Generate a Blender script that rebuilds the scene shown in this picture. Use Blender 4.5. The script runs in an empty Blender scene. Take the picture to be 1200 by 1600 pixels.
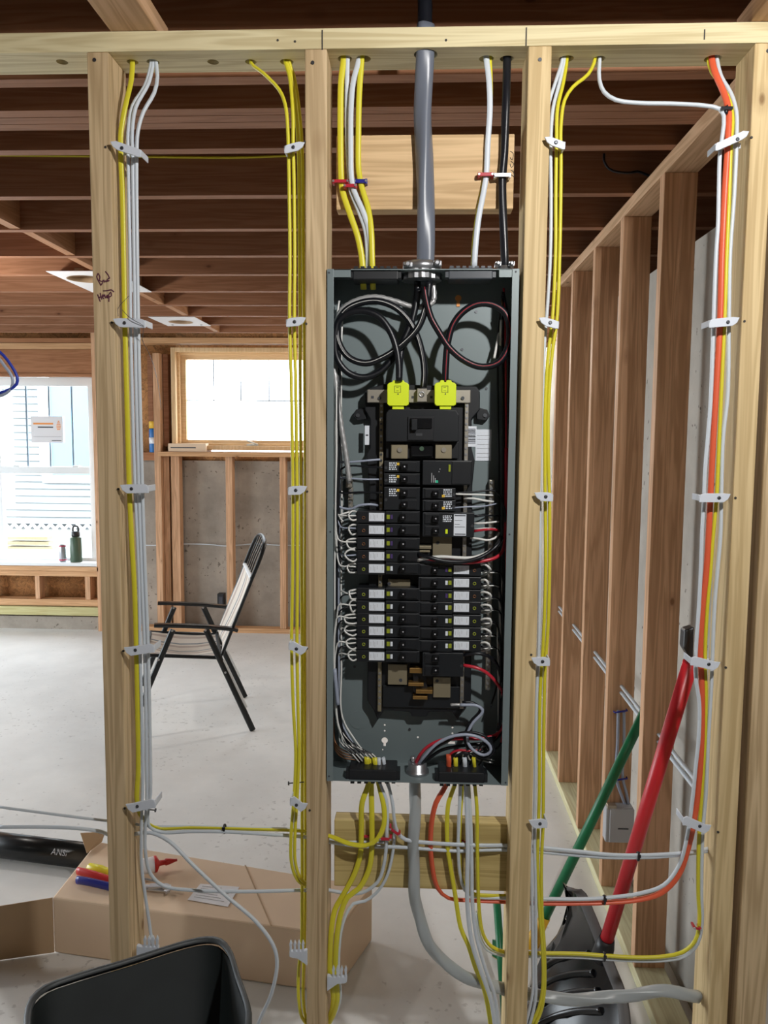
import bpy, bmesh, math, random
from mathutils import Vector, Matrix
random.seed(7)
SC = bpy.context.scene
COL = SC.collection
R = math.radians
# ------------------------------------------------------------------ camera
EYE = Vector((0, 0, 1.58)); FPX = 1245.0
PIT, YAW, ROL = R(5.318), R(2.483), R(0.4217)
FW = Vector((-math.sin(YAW)*math.cos(PIT), math.cos(YAW)*math.cos(PIT), -math.sin(PIT)))
_r = Vector((math.cos(YAW), math.sin(YAW), 0)); _u = _r.cross(FW)
RT = _r*math.cos(ROL) + _u*math.sin(ROL); UP = -_r*math.sin(ROL) + _u*math.cos(ROL)
cam = bpy.data.cameras.new('camera'); camo = bpy.data.objects.new('camera', cam); COL.objects.link(camo)
cam.sensor_fit = 'VERTICAL'; cam.sensor_height = 24; cam.lens = FPX/1600*24; cam.clip_start = .02; cam.clip_end = 200
camo.matrix_world = Matrix(((RT.x, UP.x, -FW.x, EYE.x), (RT.y, UP.y, -FW.y, EYE.y), (RT.z, UP.z, -FW.z, EYE.z), (0, 0, 0, 1)))
SC.camera = camo
def ray(px, py): return RT*((px-600)/FPX) - UP*((py-800)/FPX) + FW
def W(px, py, Y):
    d = ray(px, py); return EYE + d*(Y/d.y)
def WX(px, py, X):
    d = ray(px, py); return EYE + d*(X/d.x)
def WZ(px, py, Z):
    d = ray(px, py); return EYE + d*((Z-1.58)/d.z)
D = 1.5374           # distance of the stud wall's front face
# ------------------------------------------------------------------ world and lights
SC.view_settings.view_transform = 'Standard'; SC.view_settings.look = 'None'; SC.view_settings.gamma = 1
SC.view_settings.use_curve_mapping = False; SC.view_settings.exposure = 0.0
wd = bpy.data.worlds.new('sky'); SC.world = wd; wd.use_nodes = True
bg = wd.node_tree.nodes['Background']; bg.inputs[0].default_value = (.86, .94, 1, 1); bg.inputs[1].default_value = 10.0
def light(name, kind, loc, energy, color=(1, 1, 1), size=.1, target=None, sy=None):
    l = bpy.data.lights.new(name, kind); l.energy = energy; l.color = color
    if kind == 'POINT': l.shadow_soft_size = size
    if kind == 'AREA':
        l.size = size
        if sy: l.shape = 'RECTANGLE'; l.size_y = sy
    o = bpy.data.objects.new(name, l); COL.objects.link(o); o.location = loc
    if target is not None: o.rotation_euler = (Vector(target)-Vector(loc)).to_track_quat('-Z', 'Y').to_euler()
    return o
wl = light('work_light', 'SPOT', (.52, .40, 2.30), 72, (1, .98, .95), .035, (.1, 1.54, 1.45)); wl.data.spot_size = R(150); wl.data.spot_blend = .6; wl.data.shadow_soft_size = .03
light('basement_light', 'POINT', (-2.6, .2, 2.2), 6, (1, .95, .88), .06)  # unseen extra lamp, added to brighten the near left of the room
light('basement_light', 'POINT', (-2.15, 3.4, 1.98), 25, (1, .95, .88), .06)
light('basement_light', 'POINT', (.3, 5.2, 2.12), 34, (1, .94, .86), .09)
p = light('added_opening_portal', 'AREA', (-5.75, 3.6, 1.15), 1, size=3.6, sy=2.1, target=(0, 3.6, 1.15)); p.data.cycles.is_portal = True  # unseen wall opening, added so sky light reaches the floor from the left
for a, b, c, s, sy in ((-3.05, 6.55, 1.3, 1.7, 1.5), (-1.36, 6.6, 1.87, 1.1, .75)):
    p = light('window_portal', 'AREA', (a, b, c), 1, size=s, sy=sy, target=(a, b-1, c)); p.data.cycles.is_portal = True

# ------------------------------------------------------------------ materials
def lin(c): return tuple(((x/255/12.92) if x/255 <= .04045 else ((x/255+.055)/1.055)**2.4) for x in c)+(1,)
def newmat(name):
    m = bpy.data.materials.new(name); m.use_nodes = True
    nt = m.node_tree; return m, nt, nt.nodes['Principled BSDF'], nt.nodes, nt.links
def plain(name, c, rough=.5, metal=0, spec=.5, noise=0, nscale=40, bump=0):
    m, nt, b, N, L = newmat(name)
    b.inputs['Base Color'].default_value = lin(c); b.inputs['Roughness'].default_value = rough
    b.inputs['Metallic'].default_value = metal; b.inputs['Specular IOR Level'].default_value = spec
    if noise or bump:
        tc = N.new('ShaderNodeTexCoord'); n = N.new('ShaderNodeTexNoise'); n.inputs['Scale'].default_value = nscale; n.inputs['Detail'].default_value = 6
        L.new(tc.outputs['Object'], n.inputs['Vector'])
        if noise:
            r = N.new('ShaderNodeMix'); r.data_type = 'RGBA'
            r.inputs[6].default_value = tuple(v*(1-noise) for v in lin(c)[:3])+(1,); r.inputs[7].default_value = tuple(min(1, v*(1+noise*.6)) for v in lin(c)[:3])+(1,)
            L.new(n.outputs['Fac'], r.inputs[0]); L.new(r.outputs[2], b.inputs['Base Color'])
        if bump:
            bp = N.new('ShaderNodeBump'); bp.inputs['Strength'].default_value = bump; bp.inputs['Distance'].default_value = .002
            L.new(n.outputs['Fac'], bp.inputs['Height']); L.new(bp.outputs[0], b.inputs['Normal'])
    return m
def wood(name, c, axis='Z', dark=.62, knots=.5, contrast=1.0, rough=.62):
    m, nt, b, N, L = newmat(name)
    tc = N.new('ShaderNodeTexCoord'); oi = N.new('ShaderNodeObjectInfo')
    off = N.new('ShaderNodeVectorMath'); off.operation = 'MULTIPLY'; off.inputs[1].default_value = (13, 7, 29)
    cmb = N.new('ShaderNodeCombineXYZ')
    for i in range(3): L.new(oi.outputs['Random'], cmb.inputs[i])
    L.new(cmb.outputs[0], off.inputs[0])
    add = N.new('ShaderNodeVectorMath'); add.operation = 'ADD'; L.new(tc.outputs['Object'], add.inputs[0]); L.new(off.outputs[0], add.inputs[1])
    k = {'X': 0, 'Y': 1, 'Z': 2}[axis]
    def mapped(along, across):
        mp = N.new('ShaderNodeVectorMath'); mp.operation = 'MULTIPLY'
        v = [across]*3; v[k] = along; mp.inputs[1].default_value = v
        L.new(add.outputs[0], mp.inputs[0]); return mp.outputs[0]
    # long wavy grain
    n1 = N.new('ShaderNodeTexNoise'); n1.inputs['Scale'].default_value = 1; n1.inputs['Detail'].default_value = 3; n1.inputs['Distortion'].default_value = .6
    L.new(mapped(1.3, 30), n1.inputs['Vector'])
    n2 = N.new('ShaderNodeTexNoise'); n2.inputs['Scale'].default_value = 1; n2.inputs['Detail'].default_value = 5
    L.new(mapped(5, 190), n2.inputs['Vector'])
    n3 = N.new('ShaderNodeTexNoise'); n3.inputs['Scale'].default_value = 1; n3.inputs['Detail'].default_value = 2
    L.new(mapped(1.3, 4), n3.inputs['Vector'])
    wv = N.new('ShaderNodeMath'); wv.operation = 'MULTIPLY'; wv.inputs[1].default_value = 34; L.new(n1.outputs['Fac'], wv.inputs[0])
    sn = N.new('ShaderNodeMath'); sn.operation = 'SINE'; L.new(wv.outputs[0], sn.inputs[0])
    mr = N.new('ShaderNodeMapRange'); mr.inputs[1].default_value = -1; mr.inputs[2].default_value = 1; L.new(sn.outputs[0], mr.inputs[0])
    mixa = N.new('ShaderNodeMix'); mixa.inputs[0].default_value = .4; L.new(mr.outputs[0], mixa.inputs[2]); L.new(n2.outputs['Fac'], mixa.inputs[3])
    mixb = N.new('ShaderNodeMix'); mixb.inputs[0].default_value = .35; L.new(mixa.outputs[0], mixb.inputs[2]); L.new(n3.outputs['Fac'], mixb.inputs[3])
    ramp = N.new('ShaderNodeMapRange'); ramp.inputs[1].default_value = .48-.27/contrast; ramp.inputs[2].default_value = .48+.27/contrast; L.new(mixb.outputs[0], ramp.inputs[0])
    base = lin(c)
    mix = N.new('ShaderNodeMix'); mix.data_type = 'RGBA'; L.new(ramp.outputs[0], mix.inputs[0])
    mix.inputs[6].default_value = (base[0]*dark, base[1]*dark*.93, base[2]*dark*.82, 1); mix.inputs[7].default_value = base
    out = mix.outputs[2]
    if knots:
        vo = N.new('ShaderNodeTexVoronoi'); vo.inputs['Scale'].default_value = 1; L.new(mapped(4.6, 9), vo.inputs['Vector'])
        for lo_, hi_, amt, kc in ((.10, .20, .35, (.5, .42, .36)), (.045, .085, .9, (.34, .26, .2))):
            ks = N.new('ShaderNodeMapRange'); ks.inputs[1].default_value = lo_*knots*1.6; ks.inputs[2].default_value = hi_*knots*1.6; ks.inputs[3].default_value = amt; ks.inputs[4].default_value = 0
            L.new(vo.outputs['Distance'], ks.inputs[0])
            mk = N.new('ShaderNodeMix'); mk.data_type = 'RGBA'; L.new(ks.outputs[0], mk.inputs[0]); L.new(out, mk.inputs[6])
            mk.inputs[7].default_value = (base[0]*kc[0], base[1]*kc[1], base[2]*kc[2], 1); out = mk.outputs[2]
    L.new(out, b.inputs['Base Color']); b.inputs['Roughness'].default_value = rough; b.inputs['Specular IOR Level'].default_value = .25
    bp = N.new('ShaderNodeBump'); bp.inputs['Strength'].default_value = .25; bp.inputs['Distance'].default_value = .001; L.new(n2.outputs['Fac'], bp.inputs['Height']); L.new(bp.outputs[0], b.inputs['Normal'])
    return m
def concrete(name, c, spots=.5, scale=3.0, rough=.85, lo=.75):
    m, nt, b, N, L = newmat(name); base = lin(c)
    tc = N.new('ShaderNodeTexCoord'); n = N.new('ShaderNodeTexNoise'); n.inputs['Scale'].default_value = scale; n.inputs['Detail'].default_value = 9; n.inputs['Roughness'].default_value = .62
    L.new(tc.outputs['Object'], n.inputs['Vector'])
    mr = N.new('ShaderNodeMapRange'); mr.inputs[1].default_value = .35; mr.inputs[2].default_value = .65; L.new(n.outputs['Fac'], mr.inputs[0])
    mx = N.new('ShaderNodeMix'); mx.data_type = 'RGBA'; L.new(mr.outputs[0], mx.inputs[0])
    mx.inputs[6].default_value = tuple(v*lo for v in base[:3])+(1,); mx.inputs[7].default_value = base
    out = mx.outputs[2]
    if spots:
        n2 = N.new('ShaderNodeTexNoise'); n2.inputs['Scale'].default_value = 38; n2.inputs['Detail'].default_value = 3; L.new(tc.outputs['Object'], n2.inputs['Vector'])
        n3 = N.new('ShaderNodeTexNoise'); n3.inputs['Scale'].default_value = 2.5; L.new(tc.outputs['Object'], n3.inputs['Vector'])
        s = N.new('ShaderNodeMath'); s.operation = 'MULTIPLY_ADD'; L.new(n3.outputs['Fac'], s.inputs[0]); s.inputs[1].default_value = .35; L.new(n2.outputs['Fac'], s.inputs[2])
        t = N.new('ShaderNodeMapRange'); t.inputs[1].default_value = .84; t.inputs[2].default_value = .89; t.inputs[4].default_value = spots; L.new(s.outputs[0], t.inputs[0])
        m2 = N.new('ShaderNodeMix'); m2.data_type = 'RGBA'; L.new(t.outputs[0], m2.inputs[0]); L.new(out, m2.inputs[6]); m2.inputs[7].default_value = (base[0]*.25, base[1]*.23, base[2]*.22, 1); out = m2.outputs[2]
    L.new(out, b.inputs['Base Color']); b.inputs['Roughness'].default_value = rough; b.inputs['Specular IOR Level'].default_value = .3
    bp = N.new('ShaderNodeBump'); bp.inputs['Strength'].default_value = .15; bp.inputs['Distance'].default_value = .003; L.new(n.outputs['Fac'], bp.inputs['Height']); L.new(bp.outputs[0], b.inputs['Normal'])
    return m
def osb(name, c):
    m, nt, b, N, L = newmat(name); base = lin(c)
    tc = N.new('ShaderNodeTexCoord'); v = N.new('ShaderNodeTexVoronoi'); v.inputs['Scale'].default_value = 26; v.inputs['Randomness'].default_value = 1
    n = N.new('ShaderNodeTexNoise'); n.inputs['Scale'].default_value = 12; n.inputs['Detail'].default_value = 4; n.inputs['Distortion'].default_value = 1.5
    L.new(tc.outputs['Object'], n.inputs['Vector']); mx0 = N.new('ShaderNodeMix'); mx0.data_type = 'RGBA'; mx0.inputs[0].default_value = .35
    L.new(tc.outputs['Object'], mx0.inputs[6]); L.new(n.outputs['Color'], mx0.inputs[7]); L.new(mx0.outputs[2], v.inputs['Vector'])
    sp = N.new('ShaderNodeSeparateColor'); L.new(v.outputs['Color'], sp.inputs[0])
    mx = N.new('ShaderNodeMix'); mx.data_type = 'RGBA'; L.new(sp.outputs[0], mx.inputs[0]); mx.inputs[6].default_value = tuple(x*.5 for x in base[:3])+(1,); mx.inputs[7].default_value = base
    L.new(mx.outputs[2], b.inputs['Base Color']); b.inputs['Roughness'].default_value = .8
    return m
def glassm(name, tint=(1, 1, 1, 1)):
    m, nt, b, N, L = newmat(name); N.remove(b); o = N['Material Output']
    t = N.new('ShaderNodeBsdfTransparent'); t.inputs[0].default_value = tint; g = N.new('ShaderNodeBsdfGlossy'); g.inputs['Roughness'].default_value = .02
    x = N.new('ShaderNodeMixShader'); x.inputs[0].default_value = .05; L.new(t.outputs[0], x.inputs[1]); L.new(g.outputs[0], x.inputs[2]); L.new(x.outputs[0], o.inputs[0]); return m
PINE = (212, 187, 149); FIR = (214, 172, 130); RED = (190, 138, 100)
M = dict(
    stud=wood('pine_stud', PINE, 'Z'), stud2=wood('pine_stud_pale', (220, 196, 150), 'Z', .7), studs=wood('fir_stud', (218, 174, 138), 'Z', .66), plate=wood('pine_plate', (222, 210, 170), 'X', .72, .6),
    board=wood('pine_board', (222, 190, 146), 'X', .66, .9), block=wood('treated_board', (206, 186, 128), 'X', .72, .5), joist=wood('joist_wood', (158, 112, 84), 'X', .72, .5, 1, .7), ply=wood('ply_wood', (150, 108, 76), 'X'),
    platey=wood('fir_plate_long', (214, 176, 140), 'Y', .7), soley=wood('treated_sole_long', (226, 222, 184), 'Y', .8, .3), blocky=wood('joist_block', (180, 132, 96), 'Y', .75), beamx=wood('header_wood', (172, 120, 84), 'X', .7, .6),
    cleanx=wood('window_pine', (224, 192, 150), 'X', .85, 0), cleanz=wood('window_pine_side', (224, 192, 150), 'Z', .85, 0), fx=wood('framing_across', (214, 170, 128), 'X', .75), tx=wood('treated_plate', (196, 190, 140), 'X', .8, .4),
    conc=concrete('poured_concrete', (178, 168, 156), .8, 2.6, .85, .6), concr=concrete('wall_concrete_side', (200, 195, 186), .9, 2.5, .85, .66), floor=concrete('floor_concrete', (236, 236, 234), .3, 1.6, .62, .84), osb=osb('strand_board', (206, 150, 96)),
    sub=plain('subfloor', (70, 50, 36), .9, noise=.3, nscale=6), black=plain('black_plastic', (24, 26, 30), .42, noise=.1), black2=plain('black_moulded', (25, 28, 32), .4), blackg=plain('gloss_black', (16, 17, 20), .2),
    gray=plain('grey_painted_steel', (118, 130, 132), .42, .1), steel=plain('zinc_steel', (190, 192, 196), .32, .9), alu=plain('bar_aluminium', (176, 170, 158), .4, .8), brass=plain('brass', (190, 150, 90), .35, .9), tin=plain('tin_bus', (150, 140, 116), .5, .55),
    yel=plain('yellow_jacket', (216, 206, 52), .38), whi=plain('white_jacket', (206, 214, 222), .38), ora=plain('orange_jacket', (222, 96, 62), .4), gry=plain('grey_jacket', (104, 110, 122), .34), gry2=plain('grey_jacket_dull', (166, 172, 174), .34), blk=plain('black_jacket', (22, 24, 30), .3),
    blkw=plain('black_insulation', (14, 16, 22), .38), redw=plain('red_insulation', (190, 40, 56), .3), whiw=plain('white_insulation', (226, 226, 222), .35), gryw=plain('grey_insulation', (160, 168, 186), .35), bare=plain('bare_strand', (186, 186, 186), .35, .45), cop=plain('bare_copper', (130, 88, 58), .4, .6),
    stk=plain('white_nylon', (212, 218, 228), .5), rclip=plain('red_clip', (180, 34, 52), .35), bclip=plain('blue_clip', (30, 34, 130), .35), nail=plain('nail_steel', (90, 92, 96), .4, .8), lug=plain('lug_yellow', (222, 240, 40), .4),
    label=plain('white_sticker', (226, 232, 240), .45), ink=plain('print_ink', (60, 62, 70), .6), inkred=plain('marker_ink', (92, 40, 60), .7), pencil=plain('pencil', (60, 56, 52), .7), olive=plain('olive_button', (150, 160, 40), .4), purple=plain('purple_strip', (76, 58, 110), .4), green=plain('green_mark', (60, 190, 150), .4),
    card=plain('cardboard', (226, 200, 172), .8, noise=.08, nscale=8), cardd=plain('cardboard_dark_shade', (178, 150, 118), .85, noise=.1, nscale=8), bin=plain('bin_plastic', (24, 31, 32), .62, spec=.3, noise=.6, nscale=14, bump=.2), redp=plain('red_handle', (190, 34, 44), .35, noise=.12, nscale=30), greenp=plain('green_handle', (22, 112, 70), .4, noise=.25, nscale=40),
    clampg=plain('grey_clamp', (70, 74, 80), .3), armg=plain('glossy_arm', (40, 44, 46), .16), edgeg=plain('worn_grey_edge', (84, 82, 82), .6), binrim=plain('bin_rim', (62, 66, 68), .5, noise=.3, nscale=30), yferr=plain('yellow_socket', (220, 170, 40), .45), frame=plain('dark_tube', (24, 28, 30), .45, .1), vinyl=plain('white_vinyl', (232, 236, 238), .4), bottle=plain('green_bottle', (70, 92, 74), .4), can=plain('can_tin', (170, 170, 176), .3, .7), canr=plain('can_red', (190, 50, 80), .4), blue=plain('can_blue', (40, 110, 180), .35), ycap=plain('yellow_cap', (226, 186, 60), .45),
    grid=plain('window_grid', (120, 140, 156), .5), siding=plain('house_siding', (140, 148, 152), .6), groove_shade=plain('house_groove_shade', (90, 96, 100), .7), hglass=plain('house_glass', (110, 150, 176), .5), lumber=plain('sawn_lumber', (150, 140, 112), .7, noise=.15), ground=plain('yard_ground', (130, 130, 124), .9),
    glass=glassm('window_glass'), jbox=plain('grey_box', (176, 176, 180), .5), plred=plain('plier_red', (200, 44, 40), .35), plblue=plain('plier_blue', (34, 40, 130), .35), sdy=plain('driver_yellow', (226, 214, 60), .25), paper=plain('paper', (232, 232, 236), .7), orange=plain('orange_print', (240, 160, 90), .6), bluc=plain('blue_cord', (40, 60, 170), .4), pipe=plain('black_pipe', (18, 22, 24), .3),
)
# striped sling fabric
def stripes():
    m, nt, b, N, L = newmat('striped_sling'); tc = N.new('ShaderNodeTexCoord'); sx = N.new('ShaderNodeSeparateXYZ'); L.new(tc.outputs['UV'], sx.inputs[0])
    mu = N.new('ShaderNodeMath'); mu.operation = 'MULTIPLY'; mu.inputs[1].default_value = 4; L.new(sx.outputs[0], mu.inputs[0]); fr = N.new('ShaderNodeMath'); fr.operation = 'FRACT'; L.new(mu.outputs[0], fr.inputs[0])
    cr = N.new('ShaderNodeValToRGB'); cr.color_ramp.interpolation = 'CONSTANT'; e = cr.color_ramp.elements; e[0].color = lin((222, 212, 200)); e[1].position = .5; e[1].color = lin((186, 170, 158))
    a = e.new(.72); a.color = lin((222, 212, 200)); a = e.new(.88); a.color = lin((120, 128, 134)); L.new(fr.outputs[0], cr.inputs[0]); L.new(cr.outputs[0], b.inputs['Base Color']); b.inputs['Roughness'].default_value = .8; return m
M['sling'] = stripes()

# ------------------------------------------------------------------ mesh helpers
class MB:
    def __init__(s): s.v = []; s.f = []; s.uv = None
    def add(s, vs, fs):
        o = len(s.v); s.v += [Vector(x) for x in vs]; s.f += [tuple(i+o for i in f) for f in fs]; return s
    def box(s, a, b):
        x0, x1 = sorted((a[0], b[0])); y0, y1 = sorted((a[1], b[1])); z0, z1 = sorted((a[2], b[2]))
        return s.add([(x0, y0, z0), (x1, y0, z0), (x1, y1, z0), (x0, y1, z0), (x0, y0, z1), (x1, y0, z1), (x1, y1, z1), (x0, y1, z1)],
                     [(0, 3, 2, 1), (4, 5, 6, 7), (0, 1, 5, 4), (1, 2, 6, 5), (2, 3, 7, 6), (3, 0, 4, 7)])
    def obox(s, c, ax, ay, az):   # centre and half vectors
        c, ax, ay, az = map(Vector, (c, ax, ay, az)); P = []
        for k in (-1, 1):
            for i, j in ((-1, -1), (1, -1), (1, 1), (-1, 1)): P.append(c+ax*i+ay*j+az*k)
        return s.add(P, [(0, 3, 2, 1), (4, 5, 6, 7), (0, 1, 5, 4), (1, 2, 6, 5), (2, 3, 7, 6), (3, 0, 4, 7)])
    def prism(s, pts, ext):
        pts = [Vector(p) for p in pts]; n = len(pts); e = Vector(ext)
        return s.add(pts+[p+e for p in pts], [tuple(range(n)), tuple(range(2*n-1, n-1, -1))]+[(i, i+n, (i+1) % n+n, (i+1) % n) for i in range(n)])
    def ring(s, c, n, u, w, k, ru, rw=None, f=None):
        rw = ru if rw is None else rw
        return [c+u*(math.cos(2*math.pi*i/k)*ru*(f(i) if f else 1))+w*(math.sin(2*math.pi*i/k)*rw*(f(i) if f else 1)) for i in range(k)]
    def skin(s, rings, caps=True):
        k = len(rings[0]); o = len(s.v); s.v += [p for r in rings for p in r]
        for j in range(len(rings)-1):
            for i in range(k): s.f.append((o+j*k+i, o+j*k+(i+1) % k, o+(j+1)*k+(i+1) % k, o+(j+1)*k+i))
        if caps: s.f.append(tuple(o+i for i in reversed(range(k)))); s.f.append(tuple(o+(len(rings)-1)*k+i for i in range(k)))
        return s
    def cyl(s, a, b, r0, r1=None, k=16, caps=True):
        a, b = Vector(a), Vector(b); r1 = r0 if r1 is None else r1; t = (b-a).normalized(); u = t.orthogonal().normalized(); w = t.cross(u)
        return s.skin([s.ring(a, t, u, w, k, r0), s.ring(b, t, u, w, k, r1)], caps)
    def lathe(s, c, axis, prof, k=20):
        t = Vector(axis).normalized(); u = t.orthogonal().normalized(); w = t.cross(u)
        return s.skin([s.ring(Vector(c)+t*h, t, u, w, k, max(r, 1e-5)) for r, h in prof])
    def tube(s, pts, ru, rw=None, ref=(1, 0, 0), k=10, lobes=0, amp=0, twist=0, step=.012, smooth=True, spin=0):
        rw = ru if rw is None else rw
        P = crom([Vector(p) for p in pts], step) if smooth else [Vector(p) for p in pts]
        rings = []; ref = Vector(ref); d = 0; lastu = None
        for i, p in enumerate(P):
            t = (P[min(i+1, len(P)-1)]-P[max(i-1, 0)]).normalized()
            u = ref-t*ref.dot(t)
            if lastu is not None and u.length < .35: u = lastu-t*lastu.dot(t)
            if u.length < 1e-3: u = t.orthogonal()
            u.normalize()
            if lastu is not None and u.dot(lastu) < 0: u = -u
            lastu = u.copy()
            if i: d += (P[i]-P[i-1]).length
            w = t.cross(u)
            if spin: a = spin*d; u, w = u*math.cos(a)+w*math.sin(a), w*math.cos(a)-u*math.sin(a)
            f = (lambda q, d=d: 1+amp*math.cos(lobes*2*math.pi*q/k-twist*d)) if lobes else None
            rings.append(s.ring(p, t, u, w, k, ru, rw, f))
        return s.skin(rings)
    def sweep(s, P, prof, ref):      # profile of (u,w) points swept along P without smoothing
        rings = []; ref = Vector(ref); P = [Vector(p) for p in P]
        for i, p in enumerate(P):
            t = (P[min(i+1, len(P)-1)]-P[max(i-1, 0)]).normalized(); u = (ref-t*ref.dot(t)).normalized(); w = t.cross(u); rings.append([p+u*a+w*b for a, b in prof])
        return s.skin(rings)
def crom(P, step):
    if len(P) < 3:
        n = max(2, int((P[-1]-P[0]).length/step)); return [P[0].lerp(P[-1], i/n) for i in range(n+1)]
    Q = [P[0]*2-P[1]]+P+[P[-1]*2-P[-2]]; out = []
    for i in range(1, len(Q)-2):
        p0, p1, p2, p3 = Q[i-1:i+3]
        t0 = 0; t1 = t0+max(1e-4, (p1-p0).length**.5); t2 = t1+max(1e-4, (p2-p1).length**.5); t3 = t2+max(1e-4, (p3-p2).length**.5)
        n = max(2, int((p2-p1).length/step))
        for j in range(n):
            t = t1+(t2-t1)*j/n
            A1 = p0*((t1-t)/(t1-t0))+p1*((t-t0)/(t1-t0)); A2 = p1*((t2-t)/(t2-t1))+p2*((t-t1)/(t2-t1)); A3 = p2*((t3-t)/(t3-t2))+p3*((t-t2)/(t3-t2))
            B1 = A1*((t2-t)/(t2-t0))+A2*((t-t0)/(t2-t0)); B2 = A2*((t3-t)/(t3-t1))+A3*((t-t1)/(t3-t1))
            out.append(B1*((t2-t)/(t2-t1))+B2*((t-t1)/(t2-t1)))
    out.append(P[-1]); return out
def worg(o):
    g = Vector((0, 0, 0))
    while o is not None: g = g+o.location; o = o.parent
    return g
def build(mb, name, mat, parent=None, bevel=0, smooth=None, seg=2):
    me = bpy.data.meshes.new(name); V = mb.v
    if parent is not None: org = worg(parent); loc = Vector((0, 0, 0))
    else:
        lo = Vector([min(p[i] for p in V) for i in range(3)]); hi = Vector([max(p[i] for p in V) for i in range(3)])
        org = Vector(((lo.x+hi.x)/2, (lo.y+hi.y)/2, lo.z)); loc = org
    me.from_pydata([p-org for p in V], [], mb.f); me.materials.append(M[mat] if isinstance(mat, str) else mat)
    if mb.uv:
        ul = me.uv_layers.new(name='UVMap')
        for lp in me.loops: ul.data[lp.index].uv = mb.uv[lp.vertex_index]
    o = bpy.data.objects.new(name, me); COL.objects.link(o); o.location = loc
    if parent is not None: o.parent = parent
    if smooth is None: smooth = len(me.polygons) > 14
    if smooth:
        me.polygons.foreach_set('use_smooth', [len(p.vertices) == 4 for p in me.polygons])
    bm = bmesh.new(); bm.from_mesh(me); bmesh.ops.recalc_face_normals(bm, faces=bm.faces); bm.to_mesh(me); bm.free()
    me.update()
    if bevel:
        b = o.modifiers.new('edge', 'BEVEL'); b.width = bevel; b.segments = seg; b.limit_method = 'ANGLE'
    return o
def tag(o, label, cat, group=None, kind=None):
    o['label'] = label; o['category'] = cat
    if group: o['group'] = group
    if kind: o['kind'] = kind
    return o
def root(name, loc, label, cat, group=None):
    o = bpy.data.objects.new(name, None); o.empty_display_size = .05; COL.objects.link(o); o.location = loc; return tag(o, label, cat, group)
def struct(mb, name, mat, parent=None, **k):
    o = build(mb, name, mat, parent, **k)
    if parent is None: o['kind'] = 'structure'
    return o
def carve(o, cutters):
    """cut world-space closed shapes out of a part"""
    for cu in cutters:
        cm = bpy.data.meshes.new('cut'); cm.from_pydata(cu.v, [], cu.f)
        bm = bmesh.new(); bm.from_mesh(cm); bmesh.ops.recalc_face_normals(bm, faces=bm.faces); bm.to_mesh(cm); bm.free()
        c = bpy.data.objects.new('cut', cm); COL.objects.link(c)
        mod = o.modifiers.new('b', 'BOOLEAN'); mod.object = c; mod.operation = 'DIFFERENCE'; mod.solver = 'EXACT'
        bpy.context.view_layer.update()
        o.data = bpy.data.meshes.new_from_object(o.evaluated_get(bpy.context.evaluated_depsgraph_get())); o.modifiers.clear(); bpy.data.objects.remove(c)
ORD = 'first second third fourth fifth sixth seventh eighth ninth tenth eleventh twelfth thirteenth'.split()

# ------------------------------------------------------------------ setting: shell
BY = 6.27           # front of the back wall framing
ZC = 2.33           # joist bottoms / top of partition plate
struct(MB().box((-5.6, -3, -.1), (3.2, 6.5, 0)), 'floor', 'floor')
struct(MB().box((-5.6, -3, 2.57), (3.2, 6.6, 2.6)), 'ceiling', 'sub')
struct(MB().box((-5.7, -3, 0), (-5.6, 1.8, 2.6)).box((-5.7, 5.4, 0), (-5.6, 6.6, 2.6)).box((-5.7, 1.8, 2.2), (-5.6, 5.4, 2.6)).box((-5.7, 1.8, 0), (-5.6, 5.4, .1)), 'wall_left', 'conc')  # unseen wall, with an opening added to let sky light in
struct(MB().box((-5.6, -3.1, 0), (3.2, -3, 2.6)), 'wall_front', 'conc')
struct(MB().box((.775, D+.2, 0), (3.2, BY, 2.14)), 'wall_right', 'concr')
struct(MB().box((3.2, -3, 0), (3.3, 6.6, 2.6)), 'wall_far_right', 'conc')
# back wall: concrete with two openings; left opening x<-2.56 z .55..2.05, right opening -1.94..-.75, z1.49..2.27
w = MB()
w.box((-5.6, BY+.02, 0), (-2.55, BY+.24, .105)).box((-2.55, BY+.12, 0), (3.2, BY+.3, 1.385))
struct(w, 'wall_back', 'conc')
s = MB(); s.box((-5.6, BY+.14, .105), (-2.55, BY+.18, .545)); s.box((-5.6, BY+.14, 2.06), (-2.55, BY+.18, 2.6)); s.box((-5.6, BY+.14, .545), (-3.62, BY+.18, 2.06))
s.box((-2.55, BY+.14, 1.385), (-1.96, BY+.18, 2.6)); s.box((-1.96, BY+.14, 2.29), (-.72, BY+.18, 2.6)); s.box((-.72, BY+.14, 1.385), (3.2, BY+.18, 2.6)); s.box((-1.96, BY+.14, 1.385), (-.72, BY+.18, 1.46))
struct(s, 'wall_back_sheathing', 'osb')
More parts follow.
